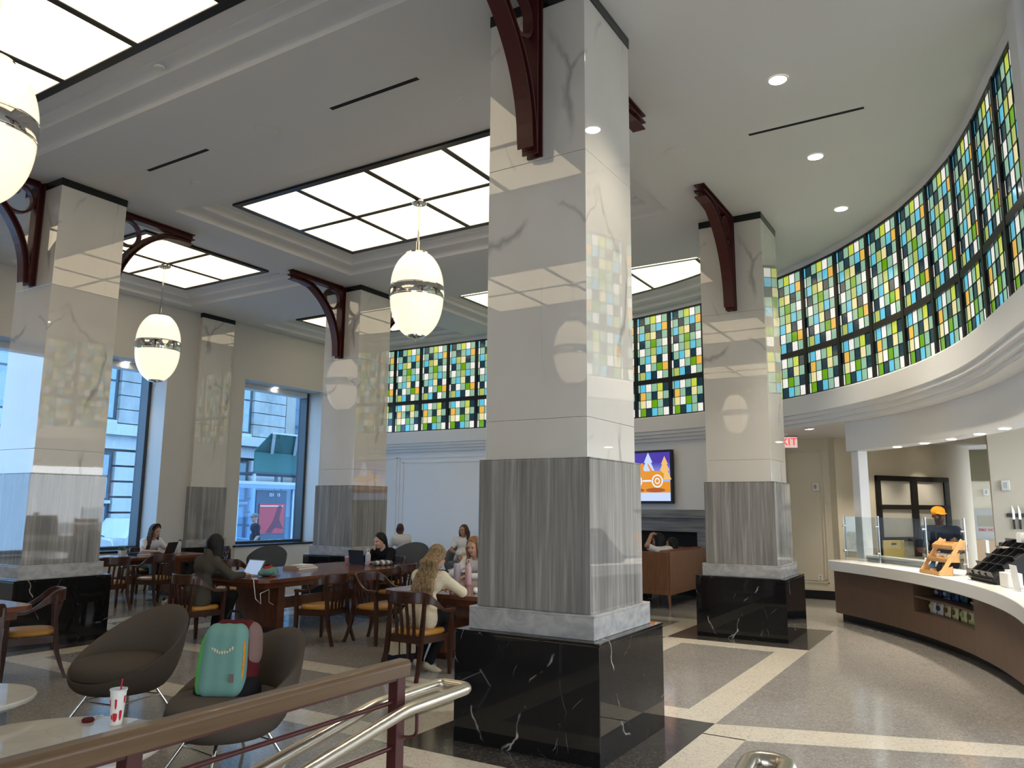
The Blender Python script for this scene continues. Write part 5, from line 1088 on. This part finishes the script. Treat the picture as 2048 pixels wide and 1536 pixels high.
# ================================================================ street outside the windows
st_ = fill([[(-40, 16.2), (80, 16.2), (80, 19.4), (-40, 19.4)]], -.32, 'sidewalk', mat('sidewalk_concrete', (.42,.43,.44), .8), thick=.02); tag(st_, 'concrete sidewalk outside the windows', kind='structure')
rd = fill([[(-40, 19.4), (80, 19.4), (80, 24.2), (-40, 24.2)]], -.47, 'street', mat('asphalt', (.13,.135,.14), .8), thick=.02); tag(rd, 'asphalt street outside the windows', kind='structure')
st2 = fill([[(-40, 24.2), (80, 24.2), (80, 27.2), (-40, 27.2)]], -.32, 'sidewalk', MAT['sidewalk_concrete'], thick=.02); tag(st2, 'far sidewalk below the stone building', kind='structure')
stone = mat('limestone', (.35,.36,.35), .8); N = NT(stone); N.color(N.ramp(N.noise(N.co(scale=(1,1,.5)), 1.2, 5), [(.3, (.24,.25,.245)), (.7, (.40,.40,.385))]))
wglass = mat('street_glass', (.10,.16,.22), .08); dkf = mat('street_frame', (.05,.07,.10), .5); brn2 = mat('brownstone', (.16,.12,.13), .85); pal = mat('shop_white', (.46,.47,.48), .6)
YF = 27.0
# pale limestone building straight across, seen through both windows
def building(x0, x1, label, m, xs, z_levels, wm, base=True):
    b = thing('street_building', label, 'building', (x0, YF, -.3)); W = x1-x0
    MB().box(0, .35, 0, W, 6, 11).build('wall_core', m, b)
    for (a0, a1) in xs:                 # rusticated piers: stacked blocks with open joints
        z = 4.9
        while z < 10.4:
            MB().box(a0-x0, -.02, z+.012, a1-x0, .35, z+.50).build('stone_block', m, b); z += .52
        if base:
            z = .0
            while z < 3.9: MB().box(a0-x0+.05, .02, z+.012, a1-x0-.05, .35, z+.50).build('stone_block', pal, b); z += .56
    MB().box(-.1, -.25, 4.45, W+.1, .35, 4.85).build('ledge', pal, b); MB().box(0, .0, 3.95, W, .35, 4.45).build('fascia', pal, b)
    g = [(xs[i][1], xs[i+1][0]) for i in range(len(xs)-1)]
    for (a0, a1) in g:
        for z0, z1 in z_levels:
            w_ = MB().box(a0-x0+.06, .12, z0, a1-x0-.06, .34, z1).build('window', dkf, b)
            zm = (z0+z1)/2
            for q0, q1 in ((z0+.08, zm-.04), (zm+.04, z1-.08)): MB().box(a0-x0+.16, .105, q0, a1-x0-.16, .12, q1).build('pane', wm, w_)
            MB().box(a0-x0+.02, .02, z0-.12, a1-x0-.02, .34, z0).build('sill', pal, b)
    return b
pane_pale = mat('street_pane', (.26,.34,.38), .15)
building(10.5, 24.40, 'pale limestone building across the street behind both windows', stone, [(10.5, 11.6), (13.0, 14.1), (16.5, 17.9), (19.2, 20.3), (22.62, 24.4)], [(5.0, 7.9), (8.5, 10.6), (2.1, 3.8), (.3, 1.95)], pane_pale)
b2 = thing('street_building', 'dark brown building beyond the green scaffold shed', 'building', (24.5, YF, -.3))
MB().box(0, .3, 0, 14, 6, 11).build('wall_core', brn2, b2)
for z in (4.8, 8.2):
    for x in (.5, 2.2, 3.9, 5.6): w_ = MB().box(x, .22, z, x+1.1, .3, z+2.3).build('window', dkf, b2); MB().box(x+.1, .2, z+.1, x+1.0, .22, z+2.2).build('pane', wglass, w_)
    MB().box(0, .0, z-.5, 14, .3, z-.25).build('ledge', mat('tan_stone', (.36,.33,.29), .8) if z < 5 else MAT['tan_stone'], b2)
MB().box(0, .05, 0, .55, .3, 11).build('corner_quoin', MAT['tan_stone'], b2)
for z in (5.6, 8.9): MB().box(.9, -.9, z, 5, .0, z+.06).build('fire_escape', dkf, b2); MB().box(.9, -.9, z+.9, 5, -.86, z+.95).build('escape_rail', dkf, b2)
# green sidewalk shed
gm = mat('shed_green', (.035,.13,.12), .7); gs = thing('sidewalk_shed', 'green plywood sidewalk shed over the far pavement', 'scaffold', (20.8, 24.6, -.3))
MB().box(.0, .0, 3.25, 9, .06, 4.05).build('fascia', gm, gs); MB().add([(0, .06, 4.05), (9, .06, 4.05), (9, -.9, 4.75), (0, -.9, 4.75), (0, .10, 4.05), (9, .10, 4.05), (9, -.86, 4.75), (0, -.86, 4.75)], [(0,1,2,3), (7,6,5,4), (0,4,5,1), (2,6,7,3), (0,3,7,4), (1,5,6,2)]).build('sloped_panel', gm, gs)
for x in (.1, 1.3, 2.2, 4.2, 6): MB().bar((x+.75, .02, 4.02), (x, -.92, 4.74), .13, .05, (0, 1, 1)).build('batten', pal, gs)
MB().box(0, -.95, 4.72, 9, -.8, 4.78).build('top_rail', pal, gs); MB().box(0, .0, 3.2, 9, 2.2, 3.26).build('deck', dkf, gs)
for x in (.1, 3, 6, 8.9):
    for y in (.1, 2.1): MB().box(x-.05, y-.05, 0, x+.05, y+.05, 3.2).build('post', pal, gs)
# bus shelter with a red poster and a dark sign
sh = thing('bus_shelter', 'glass bus shelter with a white roof outside the window', 'bus shelter', (16.25, 20.0, -.3))
MB().box(0, -.1, 2.62, 2.45, .9, 2.72).build('roof', pal, sh, bevel=.01); MB().box(0, -.12, 2.50, 2.45, -.08, 2.62).build('roof_edge', mat('shelter_blue', (.20,.30,.40), .4), sh)
for x in (.03, 2.30): MB().box(x, -.05, 0, x+.06, .02, 2.55).build('post', mat('shelter_steel', (.42,.50,.56), .4), sh)
MB().box(.09, .0, .1, 2.30, .012, 2.5).build('glass_wall', MAT['window_glass'], sh)
MB().box(.80, -.02, .2, 2.05, .04, 2.45).build('poster_case', mat('case_blue', (.045,.075,.12), .4), sh)
ps = thing('street_poster', 'red advertising poster in the bus shelter', 'poster', (16.25, 19.965, -.3))
MB().box(.92, -.01, 1.06, 1.97, .0, 2.02).build('sheet', mat('poster_red', (.42,.045,.06), .5), ps)
MB().prism([(1.2, 1.08), (1.5, 1.45), (1.7, 1.95), (1.85, 1.95), (1.75, 1.5), (1.95, 1.2), (1.6, 1.25), (1.45, 1.08)], .0, .004, Matrix(((1,0,0,0),(0,0,1,-.016),(0,1,0,0),(0,0,0,1)))).build('picture', mat('poster_dark', (.12,.02,.04), .5), ps)
text_mesh('A BEAST', .2, 'lettering', MAT['paper_white'], ps, Matrix.Translation((1.5, -.014, .80)) @ Matrix.Rotation(PI/2, 4, 'X'))
text_mesh('231   15', .14, 'lettering', MAT['paper_white'], ps, Matrix.Translation((1.5, -.03, 2.30)) @ Matrix.Rotation(PI/2, 4, 'X'))
MB().box(.95, -.013, 1.93, 1.9, -.009, 1.955).build('print_line', MAT['paper_white'], ps)
# white vans / cars
carw = mat('car_white', (.50,.52,.53), .25, coat=.5); tyre = mat('tyre', (.02,.02,.022), .8)
def vehicle(name, label, cat, loc, prof, width, wheels, wins, wr=.36):
    v = thing(name, label, cat, loc); n = len(prof)
    rings = []
    for y, k in ((0, .94), (.08, 1.0), (width-.08, 1.0), (width, .94)):
        cz = .9; rings.append([Vector((x if k == 1 else x*.99+.02, y, cz+(z-cz)*k)) for x, z in prof])
    MB().loft(rings).build('body', carw, v, smooth=25, bevel=.03)
    for (poly) in wins: MB().prism(poly, -.012, .02, Matrix(((1,0,0,0),(0,0,1,0),(0,1,0,0),(0,0,0,1)))).build('window', MAT['street_glass'] if 'street_glass' in MAT else wglass, v)
    for x in wheels:
        for y in (.0, width-.2):
            w0 = MB().lathe([(0, -.01), (wr*.6, -.01), (wr, .01), (wr, .19), (wr*.6, .21), (0, .21)], 28, M=Matrix.Translation((x, y+.2, wr)) @ Matrix.Rotation(PI/2, 4, 'X')).build('tyre', tyre, v, smooth=40)
            MB().lathe([(0, .22), (wr*.62, .215), (wr*.62, .20)], 20, M=Matrix.Translation((x, y+.2, wr)) @ Matrix.Rotation(PI/2, 4, 'X')).build('rim', MAT['steel'], w0, smooth=40)
    MB().box(prof[0][0]+.1, -.014, .62, prof[0][0]+4.2, .0, .70).build('side_moulding', MAT['plastic_grey'], v)
    MB().box(1.0, -.02, .98, 1.18, .0, 1.02).build('door_handle', MAT['plastic_black'], v)
    return v
vehicle('delivery_van', 'white van parked behind the window nearest the left column', 'van', (8.1, 20.8, -.45), [(0, .35), (4.9, .35), (4.95, .75), (4.75, 1.15), (4.05, 1.30), (3.6, 2.0), (3.3, 2.16), (.1, 2.16), (0, 1.9)], 1.9, (.9, 4.0), [[(2.55, 1.35), (3.7, 1.32), (3.35, 1.92), (2.55, 1.95)], [(4.0, 1.33), (4.5, 1.22), (4.5, 1.25), (4.02, 1.40)]])
vehicle('parked_car', 'white car parked behind the walking man', 'car', (13.5, 21.2, -.45), [(0, .35), (4.7, .35), (4.75, .75), (4.6, 1.0), (3.5, 1.12), (2.9, 1.70), (.4, 1.70), (.0, 1.15)], 1.8, (.9, 3.9), [[(1.7, 1.15), (3.2, 1.15), (2.75, 1.60), (1.7, 1.62)], [(.5, 1.15), (1.6, 1.15), (1.6, 1.62), (.6, 1.60)]])

# ================================================================ things on the tables and floor
TZ = .75
def laptop(x, y, z, face, label, open_a=105, screen=None, w_=.33, d_=.23, shell='plastic_black'):
    t = thing('laptop', label, 'laptop', (x, y, z), deg(face-90))      # face: direction the user looks
    b = MB().box(-w_/2, -d_/2, 0, w_/2, d_/2, .014).build('base', MAT[shell], t, bevel=.004); MB().box(-w_*.43, -d_*.05, .014, w_*.43, d_*.40, .0155).build('keyboard', MAT['plastic_grey'], b)
    a = deg(open_a-90); M_ = Matrix.Translation((0, d_/2, .012)) @ Matrix.Rotation(-a, 4, 'X')
    l = MB().box(-w_/2, 0, 0, w_/2, .008, d_*.96, M_).build('lid', MAT[shell], t, bevel=.003)
    MB().box(-w_*.46, -.0012, .012, w_*.46, 0, d_*.91, M_).build('screen', MAT[screen or 'screen_blue'], l)
def bottle(x, y, z, r, h, body, lid, label, loop=False, tr=False):
    t = thing('water_bottle', label, 'bottle', (x, y, z))
    MB().lathe([(0, 0), (r*.9, 0), (r, .008), (r, h*.80), (r*.92, h*.86), (r*.62, h*.90)], 28).build('flask', MAT[body], t, smooth=40)
    MB().lathe([(r*.66, h*.88), (r*.66, h*.96), (r*.5, h), (0, h)], 24).build('lid', MAT[lid], t, smooth=40)
    if loop: MB().tube([(.028*math.cos(a), 0, h+.026+.030*math.sin(a)) for a in [2*PI*i/20 for i in range(20)]], .006, 8, closed=True).build('carry_loop', MAT[lid], t, smooth=50)
def blob(name, prims, h, m, parent=None, k=.02): V, Q = surf_nets(prims, h, k); return mesh_from(name, V, Q, MAT[m], parent)
# window table
laptop(9.42, 13.56, TZ, 90, 'black laptop of the woman at the window table', 110, None)
for c in list(bpy.data.objects):
    if c.name == 'laptop': c.rotation_euler = (0, 0, deg(-92-90+25))
bottle(9.80, 13.62, TZ, .036, .25, 'clear_plastic', 'plastic_black', 'clear water bottle beside the laptop at the window table')
def potted(x, y, z, label, s=1.0):
    t = thing('potted_plant', label, 'plant', (x, y, z))
    MB().loft([[Vector((sx*a*s, sy*a*s, zz*s)) for sx, sy in ((-1,-1),(1,-1),(1,1),(-1,1))] for zz, a in ((0, .045), (.10, .058), (.10, .050), (.085, .050))]).build('pot', MAT['pot_white'], t); MB().box(-.049*s, -.049*s, .08*s, .049*s, .049*s, .088*s).build('soil', MAT['plastic_black'], t)
    for i in range(14):
        a = i*2.4; el = .5+.9*((i*7) % 10)/10; L_ = (.10+.05*((i*3) % 5)/5)*s; d = Vector((math.cos(a)*math.cos(el), math.sin(a)*math.cos(el), math.sin(el))); o = Vector((.012*math.cos(a)*s, .012*math.sin(a)*s, .088*s)); sd = d.cross(Vector((0, 0, 1))).normalized()
        R = []
        for q, w_ in ((0, .010), (.35, .013), (.7, .009), (1, .0012)):
            c = o+d*L_*q+Vector((0, 0, -.02*q*q*s)); u = sd.cross(d); R.append([c+sd*w_*s, c+u*.003*s, c-sd*w_*s, c-u*.003*s])
        MB().loft(R).build('leaf', MAT['leaf_green'], t, smooth=40)
potted(8.55, 13.50, TZ, 'potted succulent in a white square pot on the window table'); potted(12.75, 8.95, .46, 'potted plant in a white pot behind the woman in cream', 1.1)
t = thing('side_table', 'small table with a potted plant by the lounge chairs', 'side table', (12.75, 8.95, 0)); MB().lathe([(0, .43), (.25, .43), (.26, .445), (.25, .46), (0, .46)], 32).build('top', MAT['quartz_white'], t, smooth=40); MB().lathe([(.03, .43), (.025, .02), (.16, .01), (.16, 0), (0, 0)], 20).build('pedestal', MAT['plastic_grey'], t, smooth=40)
def book(x, y, z, w_, d_, h_, rz, m, label, name='book'):
    t = thing(name, label, 'book', (x, y, z), rz); MB().box(-w_/2, -d_/2, 0, w_/2, d_/2, .003).build('cover', MAT[m], t); MB().box(-w_/2, -d_/2, h_-.003, w_/2, d_/2, h_).build('cover', MAT[m], t); MB().box(-w_/2+.004, -d_/2+.004, .003, w_/2-.004, d_/2-.004, h_-.003).build('pages', MAT['paper_white'], t); MB().box(-w_/2, -d_/2, 0, -w_/2+.003, d_/2, h_).build('spine', MAT[m], t)
book(8.90, 13.52, TZ, .30, .24, .03, .1, 'navy_cloth', 'dark binder on the window table', 'binder'); book(8.92, 13.53, TZ+.03, .27, .21, .018, .2, 'plastic_black', 'black notebook on top of the dark binder', 'notebook')
book(8.05, 13.35, TZ, .32, .22, .015, .1, 'plastic_grey', 'grey folder lying at the left end of the window table', 'folder'); book(8.25, 13.6, TZ, .30, .22, .008, -.2, 'paper_white', 'white sheets lying on the window table', 'papers')
# middle table
laptop(7.12, 8.52, TZ, -3, 'open laptop with a pale screen before the person in the coat', 118, 'screen_blue', shell='plastic_grey')
book(8.46, 8.86, TZ, .44, .30, .03, .12, 'book_tan', 'larger tan book at the bottom of the stack on the middle table'); book(8.44, 8.86, TZ+.03, .40, .27, .022, .05, 'book_tan', 'tan book in the middle of the stack on the middle table'); book(8.48, 8.84, TZ+.052, .27, .20, .012, .2, 'paper_white', 'white booklet on top of the stack on the middle table', 'booklet')
t = thing('drawstring_bag', 'crumpled teal bag with red and black trims on the middle table', 'bag', (7.36, 8.30, TZ), .35)
rnd = random.Random(3); pr = []
for i in range(16): a = i*.9; pr.append(ell((.13*math.cos(a)*rnd.uniform(.3, 1), .08*math.sin(a)*rnd.uniform(.3, 1), rnd.uniform(.03, .07)), (rnd.uniform(.06, .10), rnd.uniform(.04, .07), rnd.uniform(.03, .05)), np.array(Matrix.Rotation(rnd.uniform(0, 3), 3, 'Z'))))
pr = [p for p in pr]; V, Q = surf_nets(pr, .008, .012, subs=[((0, 0, .0), (0, 0, -1))]); mesh_from('sack', V, Q, MAT['teal_nylon'], t)
blob('red_flap', [cap((-.05, .02, .10), (.05, .0, .115), .030, .022), cap((.05, 0, .115), (.10, .03, .09), .022, .015)], .007, 'red_cloth', t); blob('black_roll', [cap((.02, .03, .125), (.12, .05, .12), .028, .024)], .007, 'black_cloth', t); blob('tan_end', [cap((.12, .05, .118), (.16, .06, .10), .026, .022)], .007, 'canvas', t)
MB().tube([(-.15, -.10, .01), (-.02, -.13, .012), (.12, -.10, .01)], .006, 8).build('drawcord', MAT['red_cloth'], t, smooth=50)
bottle(9.60, 8.55, TZ, .042, .20, 'lilac_plastic', 'plastic_white', 'square-shouldered lilac bottle with a white loop on the middle table', loop=True)
t = thing('travel_mug', 'mauve travel mug at the far end of the middle table', 'mug', (9.62, 9.02, TZ)); MB().lathe([(0, 0), (.030, 0), (.038, .10), (.036, .105)], 24).build('cup', MAT['mauve_mug'], t, smooth=40); MB().lathe([(.039, .10), (.039, .115), (.03, .122), (0, .122)], 24).build('lid', MAT['pink_plastic'], t, smooth=40)
laptop(9.72, 8.78, TZ, 178, 'dark laptop of the woman in black', 100)
t = thing('striped_pouch', 'black and white striped cloth pouch beside the lilac bottle', 'pouch', (9.66, 8.30, TZ), -.3)
for i in range(7): x = -.15+.05*i; blob('stripe', [ell((x, 0, .045-.0002*i), (.034, .07-.006*abs(i-3), .045-.004*abs(i-3)))], .008, 'white_cloth' if i % 2 else 'grey_cloth', t, .01)
# table behind the column
bottle(8.00, 5.50, TZ, .040, .245, 'pink_plastic', 'pink_plastic', 'pink bottle with a loop lid beside the column', loop=True); bottle(7.99, 5.66, TZ, .044, .28, 'lilac_plastic', 'grey_lid', 'lilac tumbler with a dark lid beside the pink bottle')
t = thing('glasses_case', 'cream oval case on the table edge beside the column', 'case', (7.32, 4.93, TZ), .6); V, Q = surf_nets([cap((-.06, 0, .025), (.06, 0, .025), .03, .03)], .006, .01, subs=[((0, 0, 0), (0, 0, -1))]); mesh_from('shell', V, Q, MAT['plastic_white'], t); MB().tube([(-.09, -.0301, .028), (0, -.0305, .028), (.09, -.0301, .028)], .002, 6).build('seam', MAT['plastic_grey'], t)
book(7.25, 5.62, TZ, .30, .21, .01, .1, 'paper_white', 'white papers at the left of the woman in cream', 'papers')
# backpack on the lounge chair
t = thing('backpack', 'teal backpack with green, orange and maroon panels on the lounge chair', 'backpack', (3.56, 4.37, .44), deg(300))
# local: front faces -y, width x
def pk(x0, x1, y0, y1, z0, z1, name, m, r=.05, tilt=.14):
    V, Q = surf_nets([cap((x, y, z0+r), (x, y+0, z1-r), r, r, .03) for x in (x0+r, (x0+x1)/2, x1-r) for y in (y0+r, max(y0+r, y1-r))]+[cap((x0+r, (y0+y1)/2, z), (x1-r, (y0+y1)/2, z), r, r, .03) for z in (z0+r, z1-r)]+[cap((x0+r, (y0+y1)/2, z0+(z1-z0)*q), (x1-r, (y0+y1)/2, z0+(z1-z0)*q), (y1-y0)/2, None, .03) for q in (.12, .22, .32, .42, .52, .62, .72, .82)], .010, .03)
    V[:, 1] += tilt*V[:, 2]; V[:, 0] *= 1-.12*np.clip((V[:, 2]-.2)/.3, 0, 1); return mesh_from(name, V, Q, MAT[m], t)
pk(-.135, .145, -.02, .15, .0, .47, 'main_body', 'maroon_nylon'); pk(-.150, .125, -.09, .02, .03, .46, 'front_panel', 'teal_nylon', .05); pk(-.162, -.105, -.06, .06, .03, .42, 'side_panel', 'green_nylon', .028); pk(-.145, .150, -.05, .13, -.005, .07, 'bottom_panel', 'black_cloth', .035); pk(.10, .155, .0, .13, .22, .44, 'upper_side', 'mauve_nylon', .027)
def tl(pts): return [(x*(1-.12*max(0, min(1, (z-.2)/.3))), y+.14*z, z) for x, y, z in pts]
MB().tube(tl([(.118, -.060, .05), (.128, -.066, .2), (.128, -.064, .35), (.10, -.05, .445)]), .013, 8, flat=.6).build('orange_piping', MAT['orange_web'], t, smooth=50); MB().tube(tl([(.106, -.078, .18), (.106, -.08, .30), (.09, -.068, .42)]), .010, 8, flat=.6).build('navy_zip', MAT['navy_cloth'], t, smooth=50)
MB().tube([(-.05, .10, .50), (-.03, .11, .54), (.03, .11, .54), (.05, .10, .50)], .010, 8).build('top_handle', MAT['black_cloth'], t, smooth=50)
for s in (-1, 1): MB().tube([(s*.09, .19, .44), (s*.11, .25, .25), (s*.15, .17, .02), (s*.20, .02, .01)], .014, 8, flat=.5).build('shoulder_strap', MAT['black_cloth'], t, smooth=50)
for i in range(9):
    x = -.075+.0165*i; zz = .300+6*(x+.01)**2; MB().box(x-.005, -.1035+.14*zz, zz-.010, x+.005, -.098+.14*zz, zz+(.010 if i % 3 else .004)).build('print_mark', MAT['cream_knit'], t)
MB().box(.06, -.094, .12, .085, -.086, .17).build('label_tag', MAT['mauve_nylon'], t)
# tote bag and strap under the chair of the woman in cream
t = thing('tote_bag', 'cream canvas tote bag with a navy bottom standing on the floor', 'tote bag', (6.98, 5.62, 0), -.5)
def tote(z0, z1, k, name, m):
    MB().loft([[Vector((.20*c_*(1-.10*z/.35), .085*s_*(1-.35*z/.35)+.02*math.sin(3*a), z)) for a in [2*PI*i/24 for i in range(24)] for c_, s_ in [(math.copysign(abs(math.cos(a))**.4, math.cos(a)), math.copysign(abs(math.sin(a))**.5, math.sin(a)))]] for z in [z0+(z1-z0)*j/4 for j in range(5)]]).build(name, MAT[m], t, smooth=50)
tote(0, .09, 1, 'bottom_panel', 'navy_cloth'); tote(.091, .36, 1, 'canvas_body', 'canvas')
for y in (-.065, .065): MB().tube([(-.10, y, .09), (-.10, y*.8, .33), (-.07, y*.7, .46), (.0, y*.7, .50), (.07, y*.7, .46), (.10, y*.8, .33), (.10, y, .09)], .012, 8, flat=.4).build('handle', MAT['navy_cloth'], t, smooth=50)
MB().tube([(-.20, 0, .2), (-.25, -.03, .15), (-.27, -.04, .05), (-.31, -.06, .012)], .012, 8, flat=.5).build('loose_strap', MAT['black_cloth'], t, smooth=50)
# power strip under the window table and cable at the middle table
t = thing('power_strip', 'power strip with plugs on the floor under the window table', 'power strip', (8.72, 12.42, 0), .8)
MB().box(-.14, -.025, 0, .14, .025, .03).build('strip', MAT['plastic_white'], t, bevel=.004)
for x in (-.07, .02): MB().lathe([(0, .03), (.02, .03), (.022, .06), (.012, .08), (0, .08)], 14, (x, 0, 0)).build('plug', MAT['plastic_black'], t, smooth=40)
MB().tube([(.02, 0, .08), (.06, .02, .17), (.14, .05, .20), (.22, .1, .12), (.25, .15, .008), (.25, .35, .008)], .006, 8).build('cable', MAT['plastic_black'], t, smooth=50)
t = thing('charger_cable', 'white charging cable hanging from the edge of the middle table', 'cable', (6.90, 8.02, 0))
MB().tube([(.06, .05, .757), (-.01, .02, .752), (-.03, -.02, .68), (-.02, -.05, .52), (.06, -.06, .45), (.05, -.05, .58), (.18, -.06, .62), (.42, .20, .42), (.60, .30, .36), (.70, .32, .38)], .005, 8).build('wire', MAT['paper_white'], t, smooth=50)
MB().box(.66, .30, .35, .72, .36, .42).build('charger', MAT['plastic_white'], t, bevel=.004)
